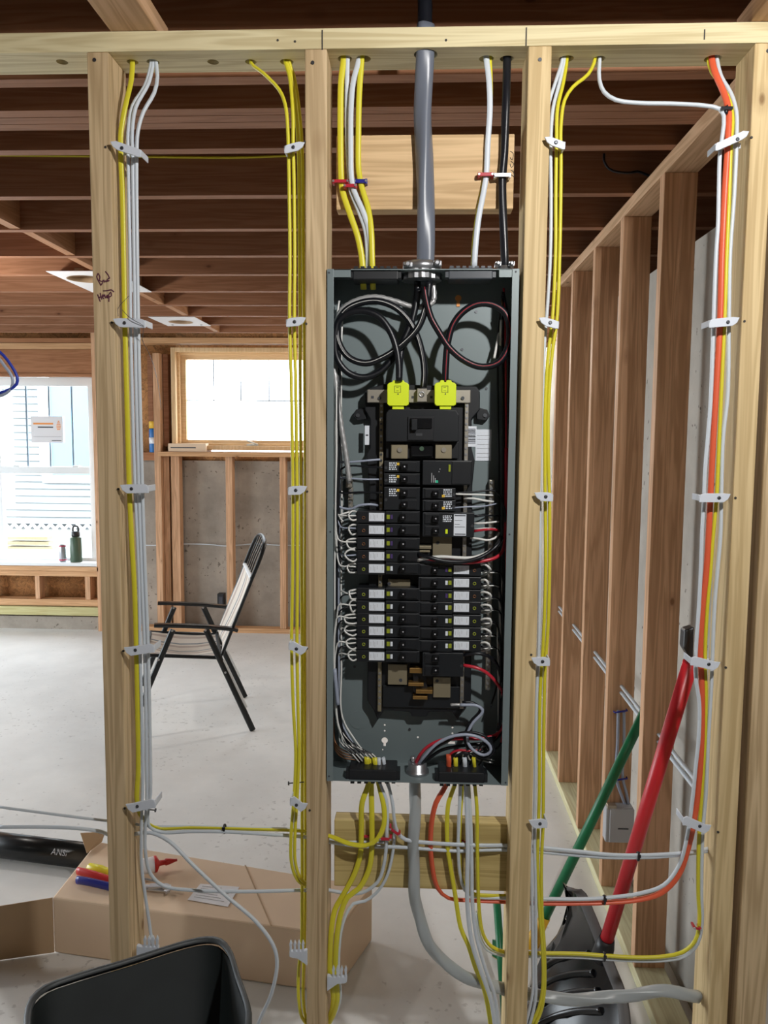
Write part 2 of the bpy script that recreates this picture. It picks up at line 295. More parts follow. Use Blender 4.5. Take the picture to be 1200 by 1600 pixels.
# ceiling joists
jy = [1.770, 2.183, 2.585, 2.985, 3.41, 3.79, 4.22, 4.65, 5.06, 5.44, 5.84]
JG = 'ceiling joists'
for i, y in enumerate(jy):
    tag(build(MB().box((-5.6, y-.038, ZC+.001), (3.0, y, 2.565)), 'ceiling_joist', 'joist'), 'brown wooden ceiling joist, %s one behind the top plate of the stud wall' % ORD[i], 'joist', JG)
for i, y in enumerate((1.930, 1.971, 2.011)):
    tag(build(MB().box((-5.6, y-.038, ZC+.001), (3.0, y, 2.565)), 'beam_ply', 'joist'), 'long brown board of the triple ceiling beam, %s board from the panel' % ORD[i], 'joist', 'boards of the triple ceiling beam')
ys = [2.011]+jy[1:]
for i in range(len(ys)-1):
    y0, y1 = ys[i]+.001, ys[i+1]-.039
    if y1-y0 < .05: continue
    x = -1.49+.02*(i % 2)
    tag(build(MB().box((x-.019, y0, ZC+.004), (x+.019, y1, 2.56)), 'joist_blocking', 'blocky'), 'short wooden block between ceiling joists in the slanting row, %s from the triple beam' % ORD[i], 'blocking', 'blocking between the joists')
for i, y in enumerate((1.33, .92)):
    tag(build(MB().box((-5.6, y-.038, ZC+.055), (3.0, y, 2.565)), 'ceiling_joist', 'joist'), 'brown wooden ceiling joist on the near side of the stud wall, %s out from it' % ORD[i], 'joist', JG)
# recessed light plates
def lightplate(x0, x1, y0, y1, cx, cy, r, lab):
    t = root('light_mounting_plate', ((x0+x1)/2, (y0+y1)/2, ZC), lab, 'light fixture plate', 'light plates on the ceiling joists')
    m = MB(); k = 24; z = ZC-.004; hole = [(cx+r*math.cos(2*math.pi*i/k), cy+r*math.sin(2*math.pi*i/k)) for i in range(k)]
    def edge(i):
        a = 2*math.pi*i/k; c, s_ = math.cos(a), math.sin(a); q = min(((x1-cx)/c if c > 1e-6 else (x0-cx)/c if c < -1e-6 else 9), ((y1-cy)/s_ if s_ > 1e-6 else (y0-cy)/s_ if s_ < -1e-6 else 9)); return cx+q*c, cy+q*s_
    out = [edge(i) for i in range(k)]
    # move nearest samples to the corners
    for c in ((x0, y0), (x1, y0), (x0, y1), (x1, y1)):
        j = min(range(k), key=lambda i: (out[i][0]-c[0])**2+(out[i][1]-c[1])**2); out[j] = c
    V = [(a, b, z) for a, b in out]+[(a, b, z) for a, b in hole]+[(a, b, z+.003) for a, b in out]+[(a, b, z+.003) for a, b in hole]
    F = []
    for i in range(k):
        j = (i+1) % k; F += [(i, k+i, k+j, j), (2*k+i, 2*k+j, 3*k+j, 3*k+i), (k+i, 3*k+i, 3*k+j, k+j), (i, j, 2*k+j, 2*k+i)]
    m.add(V, F); build(m, 'plate', 'paper', t, smooth=False)
    m = MB(); rr = [[Vector((cx+q*math.cos(2*math.pi*i/k), cy+q*math.sin(2*math.pi*i/k), zz)) for i in range(k)] for q, zz in ((r+.004, ZC-.006), (r-.004, ZC-.006), (r-.004, ZC+.03), (r, ZC+.03))]
    m.skin(rr, False); build(m, 'hole_rim', 'cardd', t)
    for a, b in ((x0+.05, y1-.06), (x1-.05, y1-.06)): build(MB().cyl((a, b, z-.003), (a, b, z), .008, k=8), 'screw', 'nail', t)
lightplate(-1.715, -1.40, 3.66, 4.18, -1.60, 3.83, .085, 'white metal light plate with round hole under the joists, beside the tall cable stud')
lightplate(-1.715, -1.42, 5.04, 5.44, -1.57, 5.25, .075, 'white metal light plate with round hole, farther one near the wooden window')

# ------------------------------------------------------------------ left vinyl window (window_1)
WY = BY+.13
def px(x, y, Y=WY): return W(x, y, Y)
zt = px(75, 590).z; zb = px(75, 879).z; xr = px(146, 700).x; xl = xr-1.06
w1 = bpy.data.objects.new('window_1', None); COL.objects.link(w1); w1.location = ((xl+xr)/2, WY, zb); w1['kind'] = 'structure'
m = MB(); fw = .05
m.box((xl, WY-.03, zb), (xl+fw, WY+.05, zt)).box((xr-fw*.5, WY-.03, zb), (xr+.03, WY+.05, zt)).box((xl, WY-.031, zt-.07), (xr+.03, WY+.051, zt)).box((xl, WY-.031, zb), (xr+.03, WY+.051, zb+.05))
build(m, 'window_frame', 'vinyl', w1, .004)
xL2 = px(5, 700).x; zm0 = px(75, 740).z; zm1 = px(75, 729).z
build(MB().box((xl, WY-.02, zm0), (xr, WY+.03, zm1)), 'meeting_rail', 'vinyl', w1, .003)
for a in (28, 120): q = px(a, 732); build(MB().box((q.x-.025, WY-.03, zm1-.004), (q.x+.025, WY-.005, zm1+.012)), 'sash_lock', 'vinyl', w1, .003)
g0 = px(3, 700).x; 
build(MB().box((g0-.06, WY-.015, zb+.04), (g0-.005, WY+.04, zt-.05)), 'mullion', 'vinyl', w1, .004)
for a, b in ((39, 42), (75, 77), (111, 113)):
    x = px((a+b)/2, 660).x; build(MB().box((x-.007, WY+.012, zm1), (x+.007, WY+.02, zt-.06)), 'grille_bar', 'grid', w1)
build(MB().box((xl, WY+.01, zm1), (xr, WY+.0125, zt-.05)), 'upper_pane', 'glass', w1)
build(MB().box((xl, WY+.002, zb+.04), (xr, WY+.0045, zm0)), 'lower_pane', 'glass', w1)
# framing round window_1
def lum(name, a, b, mat, lab, grp=None, cat='framing', bevel=.002):
    return tag(build(MB().box(a, b), name, mat, bevel=bevel), lab, cat, grp)
zr = lambda y: W(75, y, BY).z
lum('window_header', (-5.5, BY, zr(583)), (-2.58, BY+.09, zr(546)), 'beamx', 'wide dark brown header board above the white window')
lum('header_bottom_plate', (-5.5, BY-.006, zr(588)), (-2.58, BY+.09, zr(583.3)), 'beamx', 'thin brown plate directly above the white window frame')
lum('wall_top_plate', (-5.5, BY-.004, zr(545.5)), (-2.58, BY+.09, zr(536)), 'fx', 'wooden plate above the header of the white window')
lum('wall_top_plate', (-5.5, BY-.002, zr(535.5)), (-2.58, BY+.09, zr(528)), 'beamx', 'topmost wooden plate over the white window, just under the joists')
lum('trimmer_stud', (W(148.5, 700, BY).x, BY-.03, 0), (W(148.5, 700, BY).x+.05, BY+.09, zr(520)), 'studs', 'reddish wooden stud beside the white window, partly behind the cable stud')
lum('window_sill_board', (-5.5, BY-.03, zr(891)), (-2.57, BY+.12, zr(884)), 'fx', 'rough sill board under the white window holding the bottle and can')
lum('window_stool', (-5.5, BY-.02, zr(883.7)), (-2.57, BY+.13, zr(878.5)), 'vinyl', 'thin white sill strip directly under the white window')
lum('sill_plate', (-5.5, BY-.005, zr(900)), (-2.58, BY+.09, zr(891.3)), 'fx', 'wooden plate directly below the rough window sill board')
lum('bottom_plate', (-5.5, BY-.01, zr(946)), (-2.58, BY+.09, zr(936)), 'fx', 'brown bottom plate under the short studs below the white window')
lum('treated_plate', (-5.5, BY-.03, zr(960)), (-2.58, BY+.09, zr(947)), 'tx', 'greenish treated plate resting on the low concrete ledge')
for n, (a, b) in enumerate(((55, 62), (133, 141), (-20, -13))):
    x0, x1 = W(a, 920, BY).x, W(b, 920, BY).x
    lum('cripple_stud', (x0, BY, zr(936)), (x1, BY+.09, zr(900.2)), 'studs', ['short stud below the white window, under the can', 'short stud below the white window, next to the tall reddish stud', 'short stud below the white window near its far end'][n], 'short studs under the white window')
# ------------------------------------------------------------------ right wooden awning window (window_2)
WY = BY+.1
w2 = bpy.data.objects.new('window_2', None); COL.objects.link(w2); x0 = W(268, 620, BY).x; z1 = W(300, 543, BY).z; z0 = W(300, 703, BY).z; x1 = -.76
w2.location = ((x0+x1)/2, BY, z0); w2['kind'] = 'structure'
def frame_mb(x0, x1, z0, z1, w, ya, yb):
    m = MB(); return m.box((x0, ya, z0), (x0+w, yb, z1)).box((x1-w, ya, z0), (x1, yb, z1)).box((x0+w, ya, z1-w), (x1-w, yb, z1)).box((x0+w, ya, z0), (x1-w, yb, z0+w))
build(frame_mb(x0, x1, z0, z1, .035, BY-.01, BY+.15), 'jamb', 'cleanz', w2, .003)
build(frame_mb(x0+.035, x1-.035, z0+.035, z1-.035, .02, BY+.04, BY+.15), 'stop', 'cleanx', w2, .003)
build(frame_mb(x0+.055, x1-.055, z0+.04, z1-.045, .04, BY+.07, BY+.12), 'sash', 'cleanx', w2, .003)
build(MB().box((x0+.09, BY+.09, z0+.07), (x1-.09, BY+.095, z1-.08)), 'pane', 'glass', w2)
gz = W(350, 626, BY+.095).z
m = MB().box((x0+.09, BY+.096, gz-.004), (x1-.09, BY+.102, gz+.004))
build(m, 'grille_bar', 'grid', w2)
for a in (333.5, 376, 420, 463):
    x = W(a, 590, BY+.095).x; build(MB().box((x-.004, BY+.096, gz), (x+.004, BY+.102, z1-.08)), 'grille_bar', 'grid', w2)
q = W(396, 695, BY+.04)
m = MB().box((q.x-.05, BY+.02, q.z-.012), (q.x+.04, BY+.045, q.z+.006)); c = build(m, 'crank', 'alu', w2, .003)
build(MB().obox((q.x, BY+.01, q.z+.015), (.045, 0, -.016), (0, .006, 0), (.002, 0, .005)), 'crank_handle', 'alu', w2)
# framing round window_2
def bx(xa, xb, ya, yb, dy0=0, dy1=.09):   # px box on the framing plane
    a = W(xa, yb, BY); b = W(xb, ya, BY); return (a.x, BY+dy0, a.z), (b.x, BY+dy1, b.z)
zc = ZC-.004
def lumz(name, xa, xb, z0, z1, mat, lab, grp=None, y0=0, y1=.09): return lum(name, (W(xa, 800, BY).x, BY+y0, z0), (W(xb, 800, BY).x, BY+y1, z1), mat, lab, grp)
lz = W(300, 706, BY).z; lz2 = W(300, 713, BY).z
lumz('king_stud', 246, 256, .0385, zc-.1, 'studs', 'tall stud at the edge of the wooden window, standing from floor to ceiling', y0=-.05)
lumz('king_stud', 256.5, 265, .0385, lz2, 'studs', 'stud beside the tall one, stopping under the wooden window ledge', y0=-.0)
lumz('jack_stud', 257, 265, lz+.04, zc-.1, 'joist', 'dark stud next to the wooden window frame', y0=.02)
lum('window_ledge', (W(250, 710, BY).x, BY-.06, lz2), (-.5, BY+.09, lz), 'fx', 'light wooden ledge board under the wooden window, small carton on it')
lum('wall_header', (-2.5, BY-.02, W(300, 537, BY).z), (-.3, BY+.09, W(300, 528, BY).z), 'fx', 'long plate above the wooden window')
lum('wall_top_board', (-2.5, BY+.0, W(300, 527.6, BY).z), (3, BY+.09, ZC), 'beamx', 'brown board under the last joist above the wooden window')
lumz('cripple_stud', 268, 281, .04, lz2-.001, 'studs', 'short stud under the wooden window, beside the chair arms', 'short studs under the wooden window')
lumz('cripple_stud', 353, 363.5, .04, lz2-.001, 'studs', 'short stud under the wooden window, directly behind the chair back', 'short studs under the wooden window')
lumz('cripple_stud', 437, 446.5, .04, lz2-.001, 'studs', 'short stud under the wooden window, next to the yellow cables', 'short studs under the wooden window')
lum('sole_plate', (-2.5, BY-.0, 0), (.6, BY+.09, .038), 'fx', 'wooden sole plate along the foot of the tall concrete wall')
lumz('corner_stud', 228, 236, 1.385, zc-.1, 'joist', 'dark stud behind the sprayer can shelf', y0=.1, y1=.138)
lum('shelf_board', (-2.53, BY+.03, 1.386), (W(245.5, 800, BY).x, BY+.099, 1.45), 'beamx', 'short brown ledge board holding the blue spray can')
# things on the ledges
q = W(240, 702, BY+.06); t = root('spray_can', (q.x, q.y, 1.45), 'blue spray can with a yellow cap on the short brown ledge', 'spray can')
build(MB().lathe((q.x, q.y, 1.451), (0, 0, 1), [(.03, 0), (.033, .004), (.033, .18), (.028, .19)]), 'body', 'blue', t)
build(MB().lathe((q.x, q.y, 1.642), (0, 0, 1), [(.033, 0), (.033, .05), (.03, .055)]), 'cap', 'ycap', t)
build(MB().lathe((q.x, q.y, 1.52), (0, 0, 1), [(.0335, 0), (.0335, .05)]), 'label_band', 'label', t)
zl = lz+.001; a = W(263, 703, BY-.04); b = W(322, 703, BY-.04)
t = root('small_carton', ((a.x+b.x)/2, BY, zl), 'small flat cardboard carton lying on the wooden window ledge', 'carton')
build(MB().box((a.x, BY-.045, zl), (b.x, BY+.13, zl+.065)), 'body', 'card', t, .003)
build(MB().box((a.x+.02, BY-.046, zl+.028), (b.x-.08, BY-.0452, zl+.036)), 'printing', 'ink', t)
q = W(119.5, 879, BY+.05); z = W(119.5, 879.5, BY).z; z = zr(878.4)
t = root('water_bottle', (q.x, BY+.05, z), 'dark green insulated bottle with black loop lid on the white sill', 'bottle')
h = W(119, 838, BY+.05).z-z
build(MB().lathe((q.x, BY+.05, z), (0, 0, 1), [(.044, 0), (.047, .006), (.047, h*.94), (.03, h)], 24), 'body', 'bottle', t)
build(MB().lathe((q.x, BY+.05, z+h), (0, 0, 1), [(.032, 0), (.034, .004), (.034, .038), (.028, .042)]), 'lid', 'black', t)
build(MB().tube([(q.x-.022, BY+.05, z+h+.04), (q.x-.022, BY+.05, z+h+.07), (q.x-.012, BY+.05, z+h+.082), (q.x+.012, BY+.05, z+h+.082), (q.x+.022, BY+.05, z+h+.07), (q.x+.022, BY+.05, z+h+.04)], .005, .008, (0, 1, 0)), 'loop_handle', 'black', t)
q = W(98.5, 879, BY+.05)
t = root('drink_can', (q.x, BY+.05, z), 'slim silver and red drink can beside the green bottle', 'can')
hh = W(98, 850, BY+.05).z-z
build(MB().lathe((q.x, BY+.05, z), (0, 0, 1), [(.024, 0), (.029, .008), (.029, hh-.012), (.024, hh)], 20), 'body', 'can', t)
for zz in (.01, hh-.02): build(MB().lathe((q.x, BY+.05, z+zz), (0, 0, 1), [(.0295, 0), (.0295, .01)], 20), 'red_band', 'canr', t)
# paper notice on the window
a = W(48, 650, BY+.125); b = W(99, 692, BY+.125)
t = root('window_notice', ((a.x+b.x)/2, BY+.125, b.z), 'white paper notice with orange emblem stuck on the white window', 'paper notice')
build(MB().box((a.x, BY+.124, b.z), (b.x, BY+.1255, a.z)), 'sheet', 'paper', t)
def nb(xa, ya, xb, yb, mat, nm): p, r = W(xa, ya, BY+.123), W(xb, yb, BY+.123); build(MB().box((p.x, BY+.1225, r.z), (r.x, BY+.1238, p.z)), nm, mat, t)
nb(52, 660.5, 83, 663.5, 'orange', 'printed_line'); nb(59, 666.5, 83, 668.5, 'ink', 'printed_line'); nb(52, 682, 96, 682.6, 'ink', 'printed_line'); nb(81, 688, 96, 689, 'ink', 'printed_line')
for i, (hw, y) in enumerate(((1.2, 657.5), (2.2, 660), (3, 662.5), (3.4, 665), (3.2, 667.5), (2.4, 670))): nb(91.5-hw, y, 91.5+hw, y+1.6, 'orange', 'emblem_bar')
# thin white cable along the concrete
P = [W(x, y, BY+.1) for x, y in ((228, 852), (255, 852), (290, 850), (330, 851), (352, 853), (400, 850), (440, 852), (470, 852))]
tag(build(MB().tube(P, .005, k=6), 'cable', 'whi'), 'thin white cable strung along the concrete wall behind the chair', 'cable')
q = W(347, 937, BY+.02); t = root('outlet_box', (q.x, BY+.02, q.z-.05), 'black outlet box on the short stud behind the chair', 'outlet box')
build(MB().box((q.x-.034, BY-.005, q.z-.05), (q.x+.022, BY+.06, q.z+.052)), 'body', 'black', t, .004); build(MB().box((q.x-.02, BY-.008, q.z-.03), (q.x+.01, BY-.0052, q.z+.03)), 'face_opening', 'ink', t)

# ------------------------------------------------------------------ outdoors
struct(MB().box((-14, BY+.35, .05), (8, 16, .2)).box((-14, -4, -.1), (-5.72, BY+.35, .05)), 'ground', 'ground')
HY = 11.5
H = root('neighbor_house', (-6, HY, .2), 'neighbouring house with white lap siding seen through the white window', 'house')
def siding(x0, x1, z0, z1, nm):
    m = MB(); z = z0; n = 0
    while z < z1: m.prism([(x0, HY, z), (x0, HY-.035, z), (x0, HY-.004, z+.1), (x0, HY, z+.1)], (x1-x0, 0, 0)); z += .104
    build(m, nm, 'siding', H, smooth=False)
hx = lambda a, y=650: W(a, y, HY).x; hz = lambda y: W(75, y, HY).z
siding(hx(-60), hx(160), hz(818), hz(742), 'siding'); siding(hx(-60), hx(62), hz(742), hz(560), 'siding'); siding(hx(62), hx(160), hz(600), hz(500), 'siding')
build(MB().box((hx(62), HY-.04, hz(742)), (hx(80), HY+.03, hz(560))), 'corner_trim', 'vinyl', H)
build(MB().box((hx(80), HY-.02, hz(742)), (hx(160), HY+.03, hz(600))), 'window_glass', 'hglass', H)
build(MB().box((hx(66), HY-.06, hz(754)), (hx(160), HY-.04, hz(742))), 'window_trim', 'vinyl', H)
build(MB().box((hx(-60), HY+.001, 0.2), (hx(160), HY+.05, 5)), 'wall', 'groove_shade', H)  # darker sheet seen between the boards; groove shadow put into its colour
# lattice
LY = 11.3; m = MB(); zl0, zl1 = W(75, 905, LY).z, W(75, 819, LY).z; xx = hx(-60)
t = root('lattice_panel', (-6, LY, zl0), 'white diamond lattice skirting panel below the house siding', 'lattice')
hgt = zl1-zl0; s = .135; n = int((hx(165)-xx+hgt)/s)
for i in range(n):
    x = xx-hgt+i*s
    m.prism([(x, LY, zl0), (x+.055, LY, zl0), (x+.055+hgt, LY, zl1), (x+hgt, LY, zl1)], (0, .01, 0)); m.prism([(x+hgt, LY-.012, zl0), (x+.055+hgt, LY-.012, zl0), (x+.055, LY-.012, zl1), (x, LY-.012, zl1)], (0, .01, 0))
build(m, 'lattice_slats', 'vinyl', t, smooth=False)
for i, (y, xa, xb) in enumerate(((848, 14, 80), (856, 13, 86), (864, 13, 66), (840, 16, 78))):
    a, b = W(xa, y, 9.5), W(xb, y, 9.5); 
    tag(build(MB().obox((a+b)/2, Vector(((b.x-a.x)/2, 0, 0)), Vector((0, .07, 0)), Vector((0, 0, .02))), 'lumber_board', 'lumber'), 'pale sawn board in the outdoor lumber pile, %s' % ['second from the top', 'third from the top', 'lowest one, short', 'topmost one'][i], 'lumber', 'boards stacked outside the window')

# ------------------------------------------------------------------ side wall (right)
XS = .647
tag(build(MB().box((XS, D+.0895, ZC-.038), (XS+.089, 3.94, ZC-.0005)), 'side_top_plate', 'platey', bevel=.002), 'pinkish top plate of the side wall running back from the end stud', 'framing')
tag(build(MB().box((XS, D+.09, 0), (XS+.089, 3.96, .038)), 'side_sole_plate', 'soley', bevel=.002), 'pale greenish sole plate of the side wall lying on the floor', 'framing')
sy = [2.235, 2.66, 3.07, 3.50, 3.86]
tag(build(MB().box((XS+.0005, D+.0905, .0385), (XS+.0885, D+.128, ZC-.0385)), 'side_wall_stud', 'studs', bevel=.002), 'first stud of the side wall, in the dark gap behind the end stud', 'stud', 'studs of the side wall')
for i, y in enumerate(sy):
    tag(build(MB().box((XS, y, .038), (XS+.089, y+.038, ZC-.038)), 'side_wall_stud', 'studs', bevel=.002), 'tall stud of the receding side wall, ' + ['next behind the red handle', 'with the grey junction box on it', 'third from the near end', 'fourth from the near end', 'at the far end of the row'][i], 'stud', 'studs of the side wall')
z = .722
for n, dz in ((0, 0), (1, .022)):
    m = MB().tube([(XS+.045+n*.003, D+.1, z+.004+dz), (XS+.045, 1.95, z+dz), (XS+.046, 2.4, z+.002+dz), (XS+.045, 3.0, z+.012+dz), (XS+.045, 3.92, z+.022+dz)], .0048, .0065, (0, 0, 1))
    tag(build(m, 'cable', 'whi'), ['lower', 'upper'][n]+' of two white cables threaded through the side wall studs', 'cable')
# junction box
y = 2.66; q = W(966, 1288, y-.03); t = root('junction_box', (q.x, y-.03, q.z-.08), 'grey junction box fixed to a side wall stud', 'junction box')
a = W(945, 1315, y-.04); b = W(990, 1262, y-.04)
build(MB().box((a.x, y-.045, a.z), (b.x, y-.001, b.z)), 'body', 'jbox', t, .004)
build(MB().box((a.x+.012, y-.05, a.z+.002), (b.x+.001, y-.0452, b.z-.002)), 'cover', 'jbox', t, .003)
build(MB().box((a.x+.04, y-.0515, a.z+.05), (a.x+.075, y-.0502, a.z+.054)), 'embossed_mark', 'ink', t)
build(MB().box((a.x+.003, y-.048, b.z-.006), (a.x+.035, y-.02, b.z+.008)), 'cable_clamp', 'alu', t, .002)
for n, pts in enumerate((((966, 1110), (965, 1160), (963, 1215), (974, 1250), (979, 1262)), ((975, 1110), (975, 1160), (973, 1215), (979, 1240), (983, 1265)))):
    P = [W(x, yy, y-.012) for x, yy in pts]
    tag(build(MB().tube(P, .005, k=8), 'cable', 'gryw'), ['thin grey cable dropping into the junction box, the one nearer its clamp', 'thin grey cable dropping into the junction box, the one nearer the concrete'][n], 'cable')
for n, yy in enumerate((1111, 1217)):
    q = W(970, yy, y-.02); t = root('cable_staple', q, 'dark blue staple over the two grey cables, '+['near the stud hole', 'above the junction box'][n], 'staple', 'blue staples on the side wall stud')
    build(MB().tube([q+Vector((-.02, .012, -.006)), q+Vector((-.02, 0, -.006)), q+Vector((.022, 0, .002)), q+Vector((.022, .012, .002))], .003, smooth=False), 'saddle', 'bclip', t)

# ------------------------------------------------------------------ the stud wall
zp0 = ZC-.0355                                         # plate underside
tp = root('top_plate', (-.3, D, zp0), 'long pale top plate across the top of the stud wall, drilled for cables', 'framing')
pl = build(MB().box((-1.35, D, zp0), (.80, D+.089, ZC)), 'plate', 'plate', tp)
cut = MB(); HOLES = [(97, .011), (207, .011), (239, .012), (333, .011), (392, .011), (448, .013), (539, .014), (568, .014), (665, .022), (760, .014), (792, .013), (885, .014), (936, .012), (1114, .016)]
hp = {}
for hx_, r in HOLES:
    q = WZ(hx_, 97 if hx_ < 500 else 92 if hx_ != 665 else 85.5, zp0); hp[hx_] = q; cut.cyl((q.x, q.y, zp0-.02), (q.x, q.y, ZC+.02), r, k=20)
carve(pl, [cut])
for x, y0, y1 in ((503.5, 47, 78), (822.5, 43, 72), (1101, 46, 62)):
    a, b = W(x, y0, D), W(x, y1, D); build(MB().box((a.x-.0012, D-.0006, b.z), (a.x+.0012, D, a.z)), 'pencil_mark', 'pencil', tp)
for x, y in ((434, 63), (461, 65), (697, 63)):
    a = W(x, y, D); build(MB().cyl((a.x, D-.001, a.z), (a.x, D, a.z), .0022, k=8), 'nail_hole', 'pencil', tp)
# studs
def stud(xc, lab, mat='stud', w=.038, y0=0, y1=.089, nails=(), name='wall_stud'):
    t = root(name, (xc, D+.045, 0), lab, 'stud', 'studs of the open wall')
    build(MB().box((xc-w/2, D+y0, 0), (xc+w/2, D+y1, zp0)), 'post', mat, t, .0025)
    for (nx, nz) in nails: build(MB().cyl((xc+nx, D-.0015, nz), (xc+nx, D+.001, nz), .0035, k=8), 'nail_head', 'nail', t)
    return t
sA = stud(-.609, 'stud of the open wall with handwriting on it, yellow and white cables beside it', nails=((-.006, 2.28),), w=.042)
sB = stud(W(494, 800, D).x, 'stud of the open wall between four yellow cables and the electrical panel', 'stud', .041, nails=((-.006, 2.27),))
sC = stud(W(826.5, 800, D).x, 'stud of the open wall between the electrical panel and the white and yellow cables', 'stud2', .0425, nails=((0, 2.27),))
sD = stud(.6165, 'end stud of the open wall with the orange cable bundle on its side', 'stud2', .0385, nails=((.004, 2.28),))
sE = stud(.6775, 'stud beyond the narrow dark gap past the orange cable bundle', 'stud', .06, y0=-.01)
# handwriting on stud A (10x zoom coordinates, origin 130,400)
ST = [[(235, 270), (212, 320), (235, 380), (280, 465)], [(235, 270), (262, 330), (255, 385), (300, 400), (290, 440), (275, 445)], [(300, 400), (322, 370), (325, 415), (345, 385), (352, 410), (375, 370), (372, 405)], [(415, 350), (385, 290), (345, 240)], [(415, 350), (390, 350), (380, 395), (410, 380)],
      [(225, 600), (265, 712)], [(265, 580), (290, 680)], [(242, 652), (285, 632)], [(300, 645), (322, 620), (312, 598), (298, 640), (325, 668)], [(335, 600), (350, 660), (372, 612), (388, 650), (372, 660), (398, 600), (402, 650), (400, 715)], [(405, 600), (428, 560), (440, 620), (410, 640)], [(310, 545), (380, 540), (440, 530), (480, 562)]]
wr = MB()
for s_ in ST: wr.tube([W(130+a/10, 400+b/10, D-.0004) for a, b in s_], 0.0012, .0004, (1, 0, 0), k=6, step=.003)
build(wr, 'marker_lettering', 'inkred', sA)
for t, lst in ((sA, ((165, 230), (175, 504), (185, 764), (193, 1017), (195, 1263))), (sB, ((476, 222), (478.5, 506), (480, 768), (480, 1013), (484, 1266))), (sC, ((830, 1023),)), (sD, ((1174, 215), (1163, 502), (1149, 778), (1134, 1043), (1122, 1300)))):
    for a, b in lst:
        q = W(a, b, D); build(MB().cyl((q.x, D-.0012, q.z), (q.x, D+.001, q.z), .0024, k=8), 'nail_tip', 'pencil', t)
# blocking boards in the panel bay
xa, xb = -.1475, .232
q0 = W(650, 210, D+.05).z; q1 = W(650, 327, D+.05).z
bt = root('backing_board', (.04, D+.07, q1), 'wide pale backing board behind the cables above the electrical panel', 'framing')
build(MB().box((-.178+.012, D+.051, q1), (W(803, 270, D+.051).x, D+.089, q0)), 'board', 'board', bt, .002)
wr = MB()
for s_ in ([(797, 236), (802, 240), (800, 250), (797, 246)], [(798, 252), (803, 256), (799, 262), (797, 256)], [(798, 266), (802, 268), (803, 276), (798, 272)]): wr.tube([W(a, b, D+.0508) for a, b in s_], .0007, k=5, step=.003)
build(wr, 'pencil_scribble', 'pencil', bt)
q0 = W(650, 1285, D+.05).z; q1 = W(650, 1389, D+.05).z
lum('backing_board', (-.168, D+.051, q1), (.226, D+.089, q0), 'block', 'weathered backing board behind the cables below the electrical panel')
# flat 2x4s running out from the plate toward the viewer
a = W(172, 45, D); b = W(245, 45, D)
lum('flat_brace', (a.x, .35, ZC+.001), (b.x, D+.07, ZC+.039), 'platey', 'flat wooden brace lying across the top plate above the handwritten stud')
a = W(1173, 35, D)
lum('flat_brace', (a.x, .35, ZC+.001), (a.x+.089, D+.07, ZC+.039), 'platey', 'flat wooden brace lying across the top plate above the end stud')

# ------------------------------------------------------------------ electrical panel
def PB(mb, xa, ya, xb, yb, d0, d1, d=None):      # box from pixel corners taken on the plane D+d
    d = d0 if d is None else d; xm, ym = (xa+xb)/2, (ya+yb)/2
    return mb.box((W(xa, ym, D+d).x, D+d0, W(xm, yb, D+d).z), (W(xb, ym, D+d).x, D+d1, W(xm, ya, D+d).z))
def disc(mb, x, y, r, d0, d1, k=12): a = W(x, y, D+d0); return mb.cyl((a.x, D+d0, a.z), (a.x, D+d1, a.z), r, k=k)
PX0, PX1, PZ0, PZ1 = -.1772, .1835, .8945, 1.8965
pn = root('electrical_panel', (0, D+.046, PZ0), 'open grey electrical panel box mounted between two studs', 'electrical panel')
back = MB(); back.box((PX0, D+.092, PZ0), (PX1, D+.0945, PZ1))
bo = build(back, 'back_sheet', 'gray', pn, smooth=False)
cut = MB()
for x, y, r in ((601, 1133, .0021), (601, 1142, .002), (601, 1157, .0068), (598, 1171.5, .0016), (653, 1152, .0022), (707, 1137, .0022), (707, 1146, .0022)):
    q = W(x, y, D+.092); cut.cyl((q.x, D+.08, q.z), (q.x, D+.1, q.z), r, k=14)
PB(cut, 700, 1158.5, 711, 1162.5, .08, .1, .092); cut2 = PB(MB(), 599.2, 1157, 603, 1166, .08, .1, .092)
carve(bo, [cut, cut2])
m = MB(); t_ = .0015; lw = .0125
m.box((PX0, D-.003, PZ0), (PX0+t_, D+.092, PZ1)).box((PX1-t_, D-.003, PZ0), (PX1, D+.092, PZ1))
m.box((PX0+t_, D-.0025, PZ1-t_), (PX1-t_, D+.092, PZ1)).box((PX0+t_, D-.0025, PZ0), (PX1-t_, D+.092, PZ0+t_))
build(m, 'side_walls', 'gray', pn, smooth=False)
for xa, xb in ((PX0, PX0+lw), (PX1-lw-.001, PX1)):
    build(MB().box((xa, D-.0045, PZ0), (xb, D-.0032, PZ1)), 'front_lip', 'gray', pn, .0005)
for xa, xb in ((520.5, 548), (780, 800)): build(PB(MB(), xa, 420.5, xb, 433, -.0025, -.0012), 'top_lip', 'gray', pn)
for x, y in ((514, 426), (806, 424.5), (516, 831), (796, 835), (514, 1213), (790, 1223)): build(disc(MB(), x, y, .0019, -.0049, -.0044), 'lip_hole', 'ink', pn)
for x, y in ((722, 546), (744, 487), (555, 582), (760, 607), (640, 1140), (560, 1030), (554, 1042)): build(disc(MB(), x, y, .0028, .0905, .0921), 'back_screw', 'nail', pn)
for x, y, r in ((560, 1125, .02), (708, 1120, .018)): build(disc(MB(), x, y, r, .0914, .0921, 24), 'knockout_disc', 'gray', pn)
